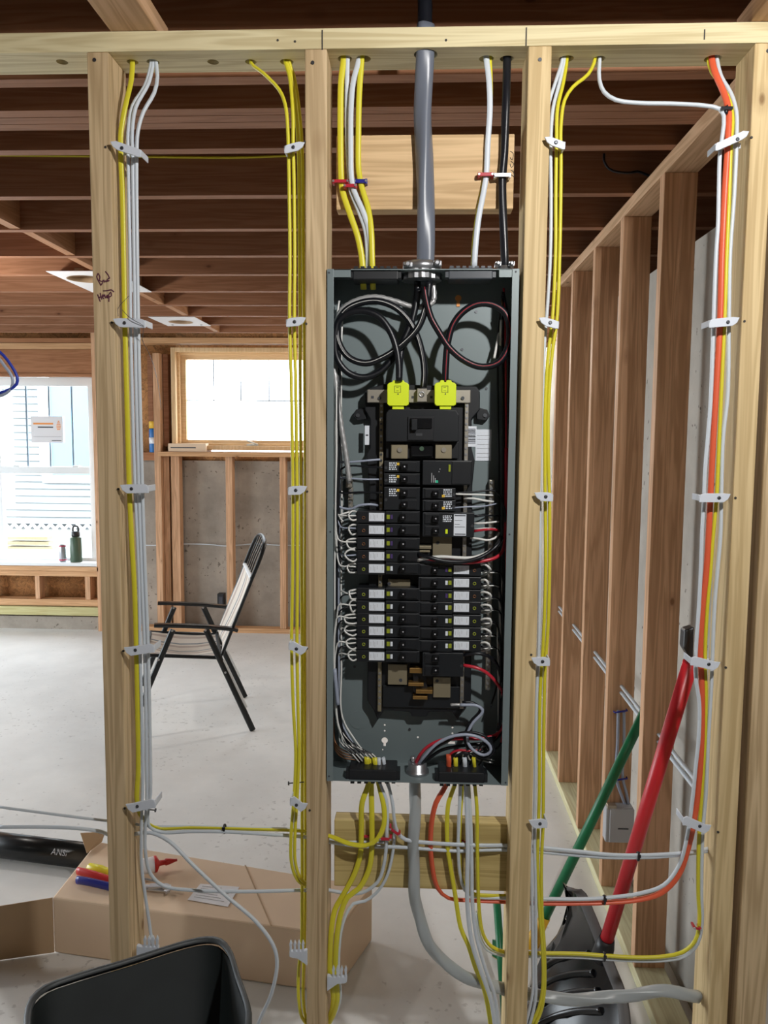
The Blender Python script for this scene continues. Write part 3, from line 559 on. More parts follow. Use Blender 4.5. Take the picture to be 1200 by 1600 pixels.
# entry clamps (parts of the panel)
def clamp(xa, ya, xb, yb, mat, up):
    m = MB(); PB(m, xa, ya, xb, yb, .002, .055)
    c = build(m, 'cable_entry_clamp', mat, pn, .002)
    n = 7
    for i in range(n):
        x = xa+(xb-xa)*(i+.5)/n; yy = ya-3 if up else yb-1
        build(PB(MB(), x-3, yy, x+3, yy+4, .004, .05, .002), 'clamp_rib', mat, c)
    for x in (xa-2.5, xb+2.5): build(PB(MB(), x-2.5, ya+3, x+2.5, yb-3, .004, .03, .002), 'clamp_screw_ear', mat, c)
clamp(551, 418.5, 622, 437, 'black', True); clamp(701, 418, 770, 436, 'clampg', True)
clamp(545, 1203, 620, 1222, 'black', False); clamp(685, 1207, 757, 1226, 'black', False)
# large hub for the service cable
hb = root('cable_hub', (W(660, 420, D+.04).x, D+.04, PZ1), 'round zinc hub clamping the thick grey cable at the panel top', 'cable hub')
a = W(659, 418.5, D+.005); b = W(659, 433, D+.005); hx0 = a.x
prof = []
m = MB(); k = 36; c0 = Vector((hx0, D+.042, 0))
f = lambda i: 1.0 if i % 2 else .95
m.skin([m.ring(Vector((hx0, D+.042, z)), None, Vector((1, 0, 0)), Vector((0, 1, 0)), k, .0395, f=f) for z in (b.z, a.z)]); build(m, 'locknut', 'steel', hb, smooth=False)
build(MB().lathe((hx0, D+.042, a.z), (0, 0, 1), [(.036, 0), (.036, .012), (.03, .018), (.02, .019)], 28), 'collar', 'steel', hb)
for x, y in ((637, 413), (683, 411)):
    q = W(x, y, D+.01); build(MB().obox((q.x, D+.03, q.z), (.009, 0, 0), (0, .02, 0), (0, 0, .0055)), 'clamp_ear', 'steel', hb, .002)
    build(MB().lathe((q.x, D+.002, q.z), (0, 1, 0), [(.003, 0), (.0055, .002), (.0055, .008)], 14), 'screw', 'steel', hb)
h2 = root('cable_connector', (W(789, 412, D+.03).x, D+.03, PZ1), 'small zinc connector where the black cable enters the panel top', 'cable connector')
q = W(789, 415, D+.02)
build(MB().lathe((q.x, D+.035, PZ1), (0, 0, 1), [(.015, 0), (.015, .004), (.012, .005), (.012, .012), (.009, .013)], 20), 'collar', 'steel', h2)
for x in (779, 800): qq = W(x, 411, D+.015); build(MB().obox((qq.x, D+.03, qq.z), (.006, 0, 0), (0, .012, 0), (0, 0, .004)), 'clamp_ear', 'steel', h2, .001); build(MB().lathe((qq.x, D+.012, qq.z), (0, 1, 0), [(.002, 0), (.004, .001), (.004, .006)], 12), 'screw', 'steel', h2)
h3 = root('cable_connector', (W(652, 1195, D+.03).x, D+.03, PZ0), 'zinc connector for the grey cable in the floor of the panel box', 'cable connector')
q = W(652, 1207, D+.04)
build(MB().lathe((q.x, D+.045, PZ0+.001), (0, 0, 1), [(.024, 0), (.024, .006), (.019, .007), (.019, .022), (.016, .023)], 28), 'collar', 'steel', h3)
for x in (645, 659): qq = W(x, 1184, D+.05); build(MB().lathe((qq.x, D+.045, qq.z), (0, 1, 0), [(.003, -.006), (.006, -.004), (.006, .004)], 12), 'screw', 'steel', h3)
# interior: moulded base, bars, bus
ib = root('breaker_base', (W(658, 1110, D+.08).x, D+.08, W(658, 1115, D+.08).z), 'black moulded base with bus bars that carries the breakers', 'breaker base')
m = MB(); P = lambda pts, d0, d1: MB().prism([Vector((W(x, y, D+d0).x, D+d0, W(x, y, D+d0).z)) for x, y in pts], (0, d1-d0, 0))
build(P([(577, 606), (600, 600), (745, 604), (750, 612), (750, 640), (737, 655), (737, 700), (742, 720), (738, 760), (736, 1095), (722, 1112), (715, 1125), (706, 1112), (670, 1113), (666, 1120), (644, 1120), (640, 1113), (600, 1110), (590, 1126), (584, 1110), (574, 1095), (576, 900), (577, 760), (572, 710), (578, 700), (578, 655), (570, 640), (570, 612)][::-1], .066, .0915), 'moulded_pan', 'black', ib, .002, False)
for sx, cx in ((1, 757), (-1, 560)):
    build(P([(cx-12*sx, 636), (cx+4*sx, 640), (cx+9*sx, 650), (cx+2*sx, 657), (cx-12*sx, 655)][::sx], .075, .0915), 'mounting_ear', 'black2', ib, .001, False)
    build(disc(MB(), cx+1*sx, 649, .004, .0725, .0755), 'ear_screw', 'nail', ib)
for xa, xb, ya, yb in ((591.5, 597.5, 628, 1112), (722.5, 728.5, 628, 1108)):
    br = build(PB(MB(), xa, ya, xb, yb, .055, .0655), 'neutral_bar', 'tin' if xa < 600 else 'alu', ib, .0008)
    y = ya+6; n = 0
    while y < yb-6:
        if (y < 800 or 895 < y < 925 or 838 < y < 885 or y > 1050):
            sx_ = W((xa+xb)/2, (ya+yb)/2, D+.055).x+random.uniform(-.0004, .0004); sz_ = W((xa+xb)/2, y, D+.055).z; build(MB().cyl((sx_, D+.0535, sz_), (sx_, D+.0552, sz_), .0025, k=8), 'bar_screw', 'steel' if random.random() < .35 or y > 1050 or xa > 700 else 'nail', br)
        y += 9.5
# bus plates
for a in ((606, 905, 641, 918), (606, 1038, 636, 1070), (676, 838, 706, 870), (677, 1058, 704, 1090)): build(PB(MB(), a[0], a[1], a[2], a[3], .052, .058), 'bus_plate', 'tin', ib, .001)
for x, y in ((626, 1063), (683, 1064), (608, 912), (684, 848)): build(disc(MB(), x, y, .0034, .0512, .0521), 'plate_hole', 'ink', ib)
for a in ((640, 1044, 660, 1052), (638, 1067, 662, 1072), (650, 1078, 676, 1084), (645, 1088, 668, 1093), (652, 853, 674, 858), (652, 860, 672, 863)): build(PB(MB(), a[0], a[1], a[2], a[3], .04, .062), 'bus_stab', 'brass' if a[1] > 1000 else 'tin', ib, .0008)
build(P([(645, 1050), (664, 1046), (668, 1075), (655, 1092), (646, 1080)][::-1], .05, .066), 'stab_insulator', 'black', ib, .001, False)
build(PB(MB(), 598, 1072, 724, 1106, .06, .067), 'lower_block', 'black2', ib, .001)
# small ground bars
def gbar(x, y0, y1, w, lab):
    a = W(x, y1, D+.075); t = root('ground_bar', (a.x, D+.08, a.z), lab, 'ground bar')
    build(PB(MB(), x-w, y0, x+w, y1, .072, .091), 'bar', 'alu', t, .001)
    y = y0+4
    while y < y1-2: sx_ = W(x, (y0+y1)/2, D+.072).x+random.uniform(-.0009, .0009); sz_ = W(x, y, D+.072).z; build(MB().cyl((sx_, D+.0685, sz_), (sx_, D+.0722, sz_), .003, k=8), 'bar_screw', 'steel', t); y += 8.7
gbar(765.5, 750, 1078, 4, 'long aluminium ground bar with many screws beside the breakers, next to the stud with knots')
gbar(547.5, 762, 800, 3.6, 'short aluminium ground bar below the lug of the bare twisted wire')
lg = root('ground_lug', W(545, 752, D+.07), 'metal lug gripping the bare twisted wire', 'lug'); build(PB(MB(), 540, 744, 550, 762, .06, .085), 'lug_body', 'alu', lg, .002); build(disc(MB(), 545, 753, .004, .057, .0602), 'set_screw', 'steel', lg)
# main breaker
mbk = root('main_breaker', (W(660, 668, D+.03).x, D+.06, W(660, 715, D+.03).z), 'large black main breaker with two bright yellow lug covers', 'main breaker')
build(P([(603, 646), (607, 640), (630, 639), (690, 639), (713, 641), (717, 648), (717, 690), (603, 690)][::-1], .02, .066), 'body', 'black2', mbk, .002, False)
build(PB(MB(), 637, 651, 678, 688, .0165, .0202), 'centre_plate', 'black', mbk, .001)
hn = build(PB(MB(), 641, 653.5, 675, 669, .0125, .0166), 'handle_recess', 'blackg', mbk, .001); build(PB(MB(), 643, 655, 652, 672, .006, .0125), 'handle', 'black2', hn, .001)
build(PB(MB(), 650, 677, 660, 681, .0162, .0164), 'printing', 'nail', mbk)
build(PB(MB(), 603, 690, 717, 716, .045, .066), 'lower_shelf', 'black', mbk, .001)
for x in (624, 693):
    l = build(PB(MB(), x-13, 694, x+13, 717, .032, .045), 'load_lug', 'tin', mbk, .0015); build(disc(MB(), x+.5, 703, .0048, .0296, .0322, 16), 'lug_screw', 'alu', l)
l = build(PB(MB(), 641, 694, 677, 714, .036, .045), 'centre_well', 'blackg', mbk, .004); build(disc(MB(), 659, 701, .0045, .034, .0362, 16), 'well_button', 'bottle', l)
nb_ = build(PB(MB(), 573.5, 609, 735.5, 629.5, .05, .057), 'neutral_plate', 'alu', mbk, .0015)
for x in (593, 735-12): build(disc(MB(), x, 622, .0035, .0475, .0502), 'plate_screw', 'nail', nb_)
for x in (582, 645, 674): build(PB(MB(), x-2, 618.5, x+2, 622.5, .0492, .0502), 'square_hole', 'ink', nb_)
cl = build(PB(MB(), 651.5, 607, 667, 628, .034, .05), 'centre_lug', 'alu', mbk, .001); build(MB().lathe((W(659, 616, D+.033).x, D+.0345, W(659, 616, D+.033).z), (0, -1, 0), [(.0058, 0), (.0058, .002), (.0035, .002), (.003, -.002)], 18), 'set_screw', 'steel', cl)
for x in (622, 696):
    c = build(P([(x-17, 601), (x-14, 598), (x-9, 597), (x-8, 594), (x+9, 594), (x+10, 597), (x+14, 598), (x+17, 601), (x+16.5, 632), (x+13, 634), (x-14, 634), (x-17, 631)][::-1], .014, .05), 'lug_cover', 'lug', mbk, .0012, False)
    build(PB(MB(), x-9, 634, x+9, 639.5, .018, .04), 'cover_tab', 'lug', c, .0008)
    fr = MB()
    for a in ((x-6, 602.5, x+4.5, 603.5), (x-6, 612.5, x+4.5, 613.5), (x-6, 603.5, x-5, 612.5), (x+3.5, 603.5, x+4.5, 612.5), (x-3, 605, x+1, 605.8), (x-3, 610, x+1, 610.8)): PB(fr, *a, .0135, .0142)
    build(fr, 'embossed_frame_mark', 'olive', c, smooth=False); build(disc(MB(), x, 615.5, .0014, .0134, .0142, 8), 'cover_hole', 'ink', c)
# stickers inside the panel
t = root('panel_sticker', W(574, 695, D+.09), 'small white sticker on the panel back beside the main breaker', 'sticker'); build(PB(MB(), 570, 665, 577, 695, .064, .0655), 'sheet', 'label', t); build(PB(MB(), 571.5, 679, 575.5, 681, .0635, .0639), 'printed_line', 'ink', t)
t = root('panel_sticker', W(736, 698, D+.09), 'white barcode sticker at the edge of the black base', 'sticker'); build(PB(MB(), 730, 666, 744.5, 698, .064, .0655), 'sheet', 'label', t)
y = 670
for i in range(9): h = (1, 2, 1.4, .8, 2.2)[i % 5]; build(PB(MB(), 731, y, 743, y+h, .0635, .0639), 'barcode_bar', 'ink', t); y += h+1.3
t = root('panel_sticker', W(755, 720, D+.09), 'pale wiring table sticker on the grey back sheet', 'sticker'); build(PB(MB(), 743, 671, 767.5, 720, .0908, .0918), 'sheet', 'label', t)
for y in (680, 686, 694, 700, 708, 714): build(PB(MB(), 745, y, 765, y+.5, .0902, .0907), 'printed_line', 'jbox', t)
q = W(716, 470, D+.0905); t = root('keyhole_sticker', q, 'orange keyhole seal on the panel back above the red striped loop', 'sticker'); build(disc(MB(), 716, 466, .0062, .09, .0917, 18), 'round_part', 'orange', t); build(PB(MB(), 713.5, 469, 718.5, 479, .0902, .0917), 'slot_part', 'orange', t)

# ------------------------------------------------------------------ breakers
def label_lines(par, xa, xb, yc, hh, d, mat='ink', rot=0):
    n = 0
    m = MB()
    for x, a, b in ((xa+2, -.5, .5), (xa+6, -.8, .5), (xa+8.5, -.5, .8), (xa+12, -.7, .2), (xb-3, -.7, .5)): PB(m, x, yc+a*hh, x+.5, yc+b*hh, d-.0003, d)
    build(m, 'label_print', mat, par, smooth=False)
def afci(side, yc, purple, xoff=0):
    sx = 1 if side == 'L' else -1
    X = (lambda x: x) if sx == 1 else (lambda x: 1309.5-x)      # mirror about the centre line 654.75
    def B(m, xa, xb, ya, yb, d0, d1): a, b = sorted((X(xa), X(xb))); return PB(m, a, yc+ya, b, yc+yb, d0, d1)
    a = W(X(600), yc+9, D+.036); t = root('circuit_breaker', (a.x, D+.06, a.z), 'x', 'circuit breaker')
    m = MB(); B(m, 557.5, 602.5, -9.3, 9.3, .036, .085); build(m, 'body', 'black', t, .0012)
    m = MB(); B(m, 602.6, 656, -9.1, 9.1, .028, .085); f_ = build(m, 'front_block', 'black2', t, .0012)
    m = MB(); B(m, 627, 652, -7.4, 7, .0255, .0282); h = build(m, 'toggle_surround', 'black', f_, .0006)
    m = MB(); B(m, 625, 634, -4.6, 4.2, .016, .0255); build(m, 'toggle', 'blackg', t, .001)
    build(disc(MB(), X(630), yc+.5, .0016, .0152, .0162, 8), 'toggle_dot', 'jbox', t)
    m = MB(); B(m, 604, 609, -3.6, 3.2, .0262, .028); build(m, 'test_button', 'olive', t, .0005)
    m = MB(); B(m, 610, 613.6, -3.6, 3.2, .0266, .028); build(m, 'indicator_strip', 'purple' if purple else 'label', t)
    m = MB(); B(m, 576.5, 600.5, -6.7, 6.4, .0351, .0358); l = build(m, 'label_sticker', 'label', t); xa, xb = sorted((X(577), X(600))); label_lines(l, xa, xb, yc, 6, .0351, 'jbox')
    a = W(X(568), yc+1, D+.035); build(MB().lathe((a.x, D+.0365, a.z), (0, -1, 0), [(.0034, 0), (.0034, .0012), (.002, .0012), (.002, 0)], 14), 'terminal_screw', 'cop' if purple else 'olive', t)
    return t
def dup(t):
    r = t.copy(); COL.objects.link(r)
    for ch in list(t.children):
        c = ch.copy(); COL.objects.link(c); c.parent = r
        for g in ch.children: d_ = g.copy(); COL.objects.link(d_); d_.parent = c
    return r
LU, LL, RR = (808, 828, 849, 869, 888.5), (928, 948, 967, 986, 1006, 1025.5), (890.5, 911, 931, 949.5, 970, 989.5, 1009)
def rowset(side, rows, purples, lab, grp):
    out = []
    protos = {}
    for i, y in enumerate(rows):
        p = purples[i]
        xo = {849: 0, 928: 0}.get(y, 0)
        if p not in protos: t = afci(side, y, p); protos[p] = (t, y)
        else:
            src, y0 = protos[p]; t = dup(src); a, b = W(600 if side == 'L' else 710, y0, D+.036), W(600 if side == 'L' else 710, y, D+.036); t.location = src.location+(b-a)
        t['label'] = lab % ORD[i]; t['group'] = grp; out.append(t)
    return out
rowset('L', LU, (1, 1, 1, 1, 0), 'black stickered breaker, %s from the top in the upper block on the coil side', 'labelled breakers, upper block')
rowset('L', LL, (0,)*6, 'black stickered breaker, %s from the top in the lower block on the coil side', 'labelled breakers, lower block')
rowset('R', RR, (1, 0, 1, 0, 0, 0, 0), 'black stickered breaker, %s from the top beside the long ground bar', 'labelled breakers beside the long ground bar')
def glyphs(par, x0, x1, yc, h, d):
    m = MB(); rnd = random.Random(int(yc))
    for r_ in range(4):
        x = x0
        while x < x1-1: w_ = rnd.uniform(1.2, 3); y = yc-h+2*h*r_/4; PB(m, x, y, min(x+w_, x1), y+h*.3, d-.0003, d); x += w_+rnd.uniform(.5, 1.4)
    build(m, 'lettering', 'label', par, smooth=False)
def small(side, yc, hh, lab, prt=True, grp='small plain breakers', xa=None, xb=None, poles=1):
    L_ = side == 'L'; xa = xa or (600 if L_ else 660); xb = xb or (656 if L_ else 712)
    a = W((xa+xb)/2, yc+hh, D+.03); t = root('circuit_breaker', (a.x, D+.06, a.z), lab, 'circuit breaker', grp)
    build(PB(MB(), xa, yc-hh, xb, yc+hh, .03, .08), 'body', 'black2', t, .0012)
    for p in range(poles):
        y = yc if poles == 1 else yc-hh/2+hh*p
        tx = 632 if L_ else 681; h1 = hh/poles
        s_ = build(PB(MB(), *((tx-5, y-h1*.8, xb-5, y+h1*.8) if L_ else (xa+4, y-h1*.8, tx+5, y+h1*.8)), .0275, .0302), 'toggle_surround', 'black', t, .0006)
        build(PB(MB(), tx-5, y-h1*.5, tx+5, y+h1*.5, .018, .0276), 'toggle', 'blackg', t, .001); build(disc(MB(), tx, y, .0016, .0172, .0182, 8), 'toggle_dot', 'jbox', t)
        for k in (0, 1): build(PB(MB(), tx+(12 if L_ else -16), y-h1*.6+k*h1*.7, tx+(20 if L_ else -9), y-h1*.6+k*h1*.7+1, .0272, .0276), 'moulded_ridge', 'black2', t)
    if prt:
        y = yc if poles == 1 else yc-hh/2
        gx = (608, 620) if L_ else (693, 706)
        glyphs(t, gx[0], gx[1], y, 6.5, .0299)
        yx = (620, 624) if L_ else (690.5, 695); yy = (y-6, y-2) if L_ else (y+2, y+6)
        build(PB(MB(), yx[0], yy[0], yx[1], yy[1], .0292, .0299), 'yellow_mark', 'ycap', t)
    a = W(xa+4 if L_ else xb-3, yc, D+.03); build(disc(MB(), xa+3 if L_ else xb-3, yc+2, .003, .0285, .0302), 'terminal_screw', 'nail', t)
    return t
small('L', 729, 8.8, 'small plain black breaker directly under the main breaker, topmost of its column')
small('L', 748.5, 9, 'small plain black breaker, second below the main breaker on the coil side')
small('L', 779, 18, 'double black breaker just above the stickered upper block', poles=2)
small('R', 771, 8.5, 'small black breaker directly under the wide surge block')
small('R', 790, 8.8, 'small black breaker just above the double one with the big sticker')
small('R', 1038.5, 18.5, 'double black breaker at the foot of the column, thick red wire leaving it', poles=2, prt=False, xb=724)
t = small('R', 820, 19, 'double black breaker with one large upright white sticker', poles=2, xb=741, prt=False)
lb = build(PB(MB(), 709, 803.5, 728.5, 837, .0285, .0298), 'label_sticker', 'label', t); 
for y, w_ in ((805, 17), (813, 12), (819, 8), (823, 16), (834, 17)): build(PB(MB(), 710.5, y, 710.5+w_, y+(1.4 if w_ == 17 else .6), .0281, .0285), 'printed_line', 'ink', lb)
glyphs(t, 692, 706, 811, 5.5, .0299); build(PB(MB(), 696, 827, 699.5, 834, .0288, .0299), 'green_lamp', 'lug', t)
build(PB(MB(), 730, 805, 740, 837, .036, .05, .03), 'terminal_recess', 'blackg', t)
sp = root('surge_protector', (W(700, 758, D+.03).x, D+.06, W(700, 758, D+.03).z), 'wide black surge block with a slim yellow window and green square', 'surge protector')
build(PB(MB(), 660, 719.5, 737.5, 758, .028, .08), 'body', 'black2', sp, .0015); build(PB(MB(), 706, 721, 736, 756.5, .0262, .0282), 'cover_plate', 'black', sp, .0008)
build(PB(MB(), 701, 726, 704, 737, .0262, .0281), 'yellow_window', 'olive', sp); build(PB(MB(), 680.5, 750.5, 684.5, 754.5, .0268, .0281), 'green_square', 'green', sp)
m = MB()
for x, a, b in ((674, 739, 754), (677, 743, 754), (679.5, 747, 754), (685.5, 736, 738), (687, 732, 734)): PB(m, x, a, x+1, b, .0272, .0281)
build(m, 'lettering', 'jbox', sp, smooth=False)

# ------------------------------------------------------------------ wires in the panel
def wire(mat, pts, w, lab, grp=None, name='wire', d=.05, step=.007, k=7, ref=(0, 0, 1), **kw):
    P = [W(p[0], p[1], D+(p[2] if len(p) > 2 else d)) for p in pts]; r = w/2/FPX*(D+d)
    return tag(build(MB().tube(P, r, k=k, ref=ref, step=step, **kw), name, mat), lab, 'wire', grp)
# heavy coils
Q = lambda pts, d0, d1: [(500+a/3.75, 400+b/3.75, d0+(d1-d0)*i/(len(pts)-1)) for i, (a, b) in enumerate(pts)]
cn = Q([(572, 150), (568, 230), (545, 360), (500, 470), (440, 580), (350, 680), (250, 712), (160, 680), (100, 600), (88, 490), (110, 380), (180, 330), (270, 325), (350, 360), (410, 440), (447, 540), (462, 640), (463, 735)], .045, .012)
wire('blkw', cn, 10.4, 'thick black coiled cable running into the yellow lug cover nearer the coil', name='coiled_cable', k=12, d=.04)
cn = Q([(640, 150), (625, 280), (575, 420), (480, 520), (380, 590), (270, 628), (170, 595), (112, 510), (105, 400), (150, 320), (240, 275), (340, 265), (440, 300), (520, 375), (570, 470), (602, 590), (612, 690), (606, 770)], .02, .04)
c = wire('blkw', cn, 10.4, 'thick black coiled cable with a thin white line, ending in the centre lug', name='coiled_cable', k=12, d=.03)
def stripe(pts, w, mat, par, nm, off):
    P = [W(a[0]+off[0], a[1]+off[1], D+a[2]-w/2/FPX*D*1.0) for a in pts]
    build(MB().tube(P, .0006, k=5, step=.008), nm, mat, par)
stripe(cn[1:], 10.4, 'whiw', c, 'white_line', (-1.2, -1.2))
cn = Q([(610, 185), (622, 260), (650, 360), (700, 450), (760, 540), (850, 615), (950, 650), (1045, 625), (1100, 540), (1112, 430), (1085, 335), (1010, 285), (920, 282), (840, 325), (780, 400), (750, 500), (738, 620), (733, 740)], .015, .02)
c = wire('blkw', cn, 10.4, 'thick black coiled cable with a red line on the far side of the hub', name='coiled_cable', k=12, d=.02)
stripe(cn, 10.4, 'redw', c, 'red_line', (.6, -1.4))
cn = Q([(665, 160), (660, 270), (580, 300), (520, 292), (430, 262), (320, 240), (210, 262), (130, 315), (95, 400), (82, 500), (76, 600), (88, 700), (105, 850), (128, 1020), (150, 1150), (165, 1260), (172, 1320)], .05, .04)
wire('bare', cn, 8, 'bare twisted strand sweeping round the coils and down to the lug', name='bare_wire', k=14, d=.06, lobes=5, amp=.13, twist=420, step=.0035)
cn = [(641, 440, .05), (648, 470, .07), (665, 500, .07), (668, 540, .075)]
wire('blkw', [(655, 452, .03), (650, 480, .045), (640, 505, .05), (628, 545, .05), (624, 596, .03)], 9, 'short thick black cable behind the coils, straight down to the lug cover', name='coiled_cable', k=10)
# main vertical bundles beside the breakers
LW = 'wires feeding the stickered breakers'
rnd = random.Random(3)
def lrow(i, y, up, block):
    x0 = 524+rnd.uniform(-3, 4); y0 = 600 if up else 1150; d0 = rnd.uniform(.03, .07)
    for c, (mat, dx, dyy) in enumerate(((('gryw' if up and i % 2 else 'whiw'), 0, -4), ('blkw', 3, 4))):
        if not up:
            xe = (566, 572, 578, 586, 592, 597)[i % 6]
            start = [(xe-(3 if c else 0), 1196, .045), (xe-16, 1178, .03), (xe-34, 1160+i*2, .035), (x0+6+dx, 1138, d0), (x0+dx, 1090, d0)]
        else:
            start = [(x0+dx+1, 560-i*12, .055), (x0+dx, 640, d0), (x0+dx, 700, d0)]
        pts = start+[(x0+dx+rnd.uniform(-1, 1), y+(14 if not up else -14), d0), (x0+dx+5, y+dyy, d0-.005), (545, y+dyy*.7+rnd.uniform(-3, 3), .036), (559, y+dyy*.6, .045)]
        wire(mat, pts, 2.6, '%s wire running to the %s stickered breaker of the %s block, coil side' % ({'whiw': 'white', 'gryw': 'pale grey', 'blkw': 'black'}[mat], ORD[i], block), 'wires to the %s breaker block' % block)
    a = rnd.uniform(-2, 2)
    b, c_, e_ = rnd.uniform(-3, 5), rnd.uniform(-3, 3), rnd.uniform(.02, .045)
    wire('whiw', [(560, y+4+c_, .05), (551, y+7+a, e_), (543+b, y+4+c_, .03), (541+b, y-4, .024+e_*.3), (548+b*.5, y-8+c_, .034), (560, y-7, .055)], 3, 'short white pigtail curling beside the %s stickered breaker of the %s block, coil side' % (ORD[i], block), 'white pigtails, coil side')
for i, y in enumerate(LU): lrow(i, y, True, 'upper')
for i, y in enumerate(LL): lrow(i, y, False, 'lower')
for i, y in enumerate(RR):
    x0 = 783+rnd.uniform(-3, 4); d0 = rnd.uniform(.04, .075)
    xe = (701, 714, 729, 743)[i % 4]
    wire('blkw', [(xe+2, 1200, .045), (xe+14, 1180, .03), (760, 1172-i*3, .035), (776, 1150, .05), (x0, 1110, d0), (x0, y+20, d0), (x0-5, y+5, d0), (768, y+2, .05), (750, y+1, .045)], 3, 'black insulated wire to the %s stickered breaker beside the long ground bar' % ORD[i], 'black wires beside the long ground bar')
    b, c_ = rnd.uniform(-4, 3), rnd.uniform(-3, 3); wire('whiw', [(748, y-3+c_, .045), (757, y-6+c_, .03), (765+b, y-3, .026), (766+b, y+4+c_, .035), (757+b, y+8, .05), (746, y+8-c_, .07)], 3.6, 'white pigtail looping beside the %s stickered breaker near the long ground bar' % ORD[i], 'white pigtails beside the long ground bar')
    wire('whiw', [(x0-1, 1140, d0+.01), (x0-3, y+30, d0+.01), (x0-4, y+6, .06), (768, y+4, .05), (749, y+5, .045)], 2.4, 'thin white wire to the %s stickered breaker beside the long ground bar' % ORD[i], 'thin white wires beside the long ground bar')
for n, (mat, x, w_) in enumerate((('redw', 789, 3), ('blkw', 793, 4), ('blkw', 785, 4), ('cop', 787, 2), ('whiw', 782, 4), ('redw', 795, 3), ('blkw', 778, 3))):
    b = 500 if mat == 'whiw' else 450+n*6
    e_ = 560 if mat == 'whiw' else 1160-n*9
    wire(mat, [(787-n, b, .05), (x, b+40, .06+n*.003), (x+2, (b+e_)/2, .07), (x-1, e_-40, .06+n*.003), (x-6-n, e_, .05)], w_, '%s wire hanging inside the panel next to the knotty stud, %s from the front' % ({'redw': 'red', 'blkw': 'black', 'cop': 'bare copper', 'whiw': 'white'}[mat], ORD[n]), 'wires along the panel side')
for n, (x, w_) in enumerate(((523, 3), (526, 4), (529, 3.4), (533, 3), (521.8, 3))):
    mat = ('whiw', 'blkw', 'gryw', 'whiw', 'blkw')[n]
    wire(mat, [(530+n*2, 470+n*5, .07), (x+1, 520, .06), (x, 640, .05+n*.004), (x+1, 760, .05+n*.006), (x, 900, .05+n*.006), (x+.5, 1040, .05), (x+2, 1120, .045), (x+14+n*3, 1158, .04), (552+n*7, 1180, .04), (566+n*7, 1198, .045)], w_, '%s wire, %s in the long bundle down the coil side of the panel' % ({'whiw': 'white', 'blkw': 'black', 'gryw': 'pale grey'}[mat], ORD[n]), 'long bundle down the coil side')
wire('gryw', [(523, 1045, .03), (524, 1060, .028), (526, 1080, .028), (528, 1101, .03)], 6.5, 'wide flat pale sleeve on the wire bundle low on the coil side', name='wire_sleeve')
for n in range(4):
    wire('cop', [(521+n*.5, 1120+n*8, .06), (524, 1160+n*4, .05), (536, 1172+n*4, .035), (552, 1178+n*3, .035), (566+n*4, 1190, .05)], 2, 'bare copper ground wire bunched in the lower corner, %s from the top' % ORD[n], 'bare copper wires in the lower corner')
# horizontal wires to bars
for n, (mat, pts, w_) in enumerate((('gryw', [(528, 722, .06), (548, 722, .05), (570, 720, .045), (594, 718, .05)], 3.4), ('blkw', [(530, 745, .06), (533, 733, .055), (545, 728, .05), (570, 729, .045), (600, 731, .04)], 3), ('gryw', [(530, 746, .06), (548, 747.5, .05), (570, 749, .045), (592, 749, .05)], 2.8), ('blkw', [(528, 735, .06), (527, 760, .055), (533, 770, .05), (560, 769, .045), (600, 770, .04)], 3), ('gryw', [(521, 785, .05), (535, 794, .05), (550, 795, .045), (560, 790, .04), (580, 788, .04), (590, 790, .05)], 4), ('whiw', [(536, 815, .04), (530, 806, .045), (546, 800, .05), (552, 797, .055)], 3))):
    wire(mat, pts, w_, '%s wire crossing to the slim bar under the main breaker, %s from the top' % ({'gryw': 'pale grey', 'blkw': 'black', 'whiw': 'white'}[mat], ORD[n]), 'wires crossing to the slim neutral bar')
for n, (mat, pts, w_) in enumerate((('whiw', [(712, 772, .03), (730, 772.5, .035), (750, 773, .04), (770, 774, .05)], 3), ('blkw', [(712, 770, .035), (740, 769, .045), (775, 768, .055), (787, 790, .06), (790, 850, .07)], 3), ('whiw', [(726, 779, .045), (740, 779, .04), (756, 782, .04), (771, 784, .05)], 3.6), ('gryw', [(706, 793.5, .03), (730, 792, .03), (755, 791, .035), (776, 787, .05)], 2.4), ('whiw', [(741, 818, .035), (760, 817, .03), (779, 815, .05)], 3.4), ('redw', [(741, 830, .035), (755, 828, .03), (768, 827, .03), (779, 829, .05)], 4), ('whiw', [(741, 827, .04), (757, 825.5, .035), (774, 826, .045)], 2.4), ('whiw', [(735, 840, .045), (748, 842, .04), (765, 844, .04), (777, 838, .045), (780, 832, .05)], 3.6), ('blkw', [(742, 806, .035), (765, 805.5, .045), (782, 806, .06)], 2.6))):
    wire(mat, pts, w_, '%s wire from the breakers below the surge block, %s of those crossing sideways' % ({'gryw': 'pale grey', 'blkw': 'black', 'whiw': 'white', 'redw': 'red'}[mat], ORD[n]), 'wires crossing to the long ground bar')
wire('whiw', [(653, 875, .03), (668, 872, .02), (690, 870, .018), (715, 871.5, .018), (738, 871.5, .018), (758, 865, .02), (775, 855, .025), (784, 843, .04)], 5.5, 'thick white wire of the three-colour bunch across the middle of the panel')
wire('blkw', [(653, 866, .03), (668, 870, .014), (690, 876, .012), (720, 878, .012), (745, 873, .012), (763, 864, .016), (776, 853, .02), (784, 840, .035)], 6.5, 'thick black wire of the three-colour bunch across the middle of the panel')
wire('redw', [(653, 870, .034), (675, 874, .022), (700, 876, .022), (730, 879, .022), (758, 876, .022), (775, 871, .028), (785, 861, .04), (789, 840, .06), (791, 700, .07)], 5.5, 'thick red wire of the three-colour bunch across the middle of the panel')
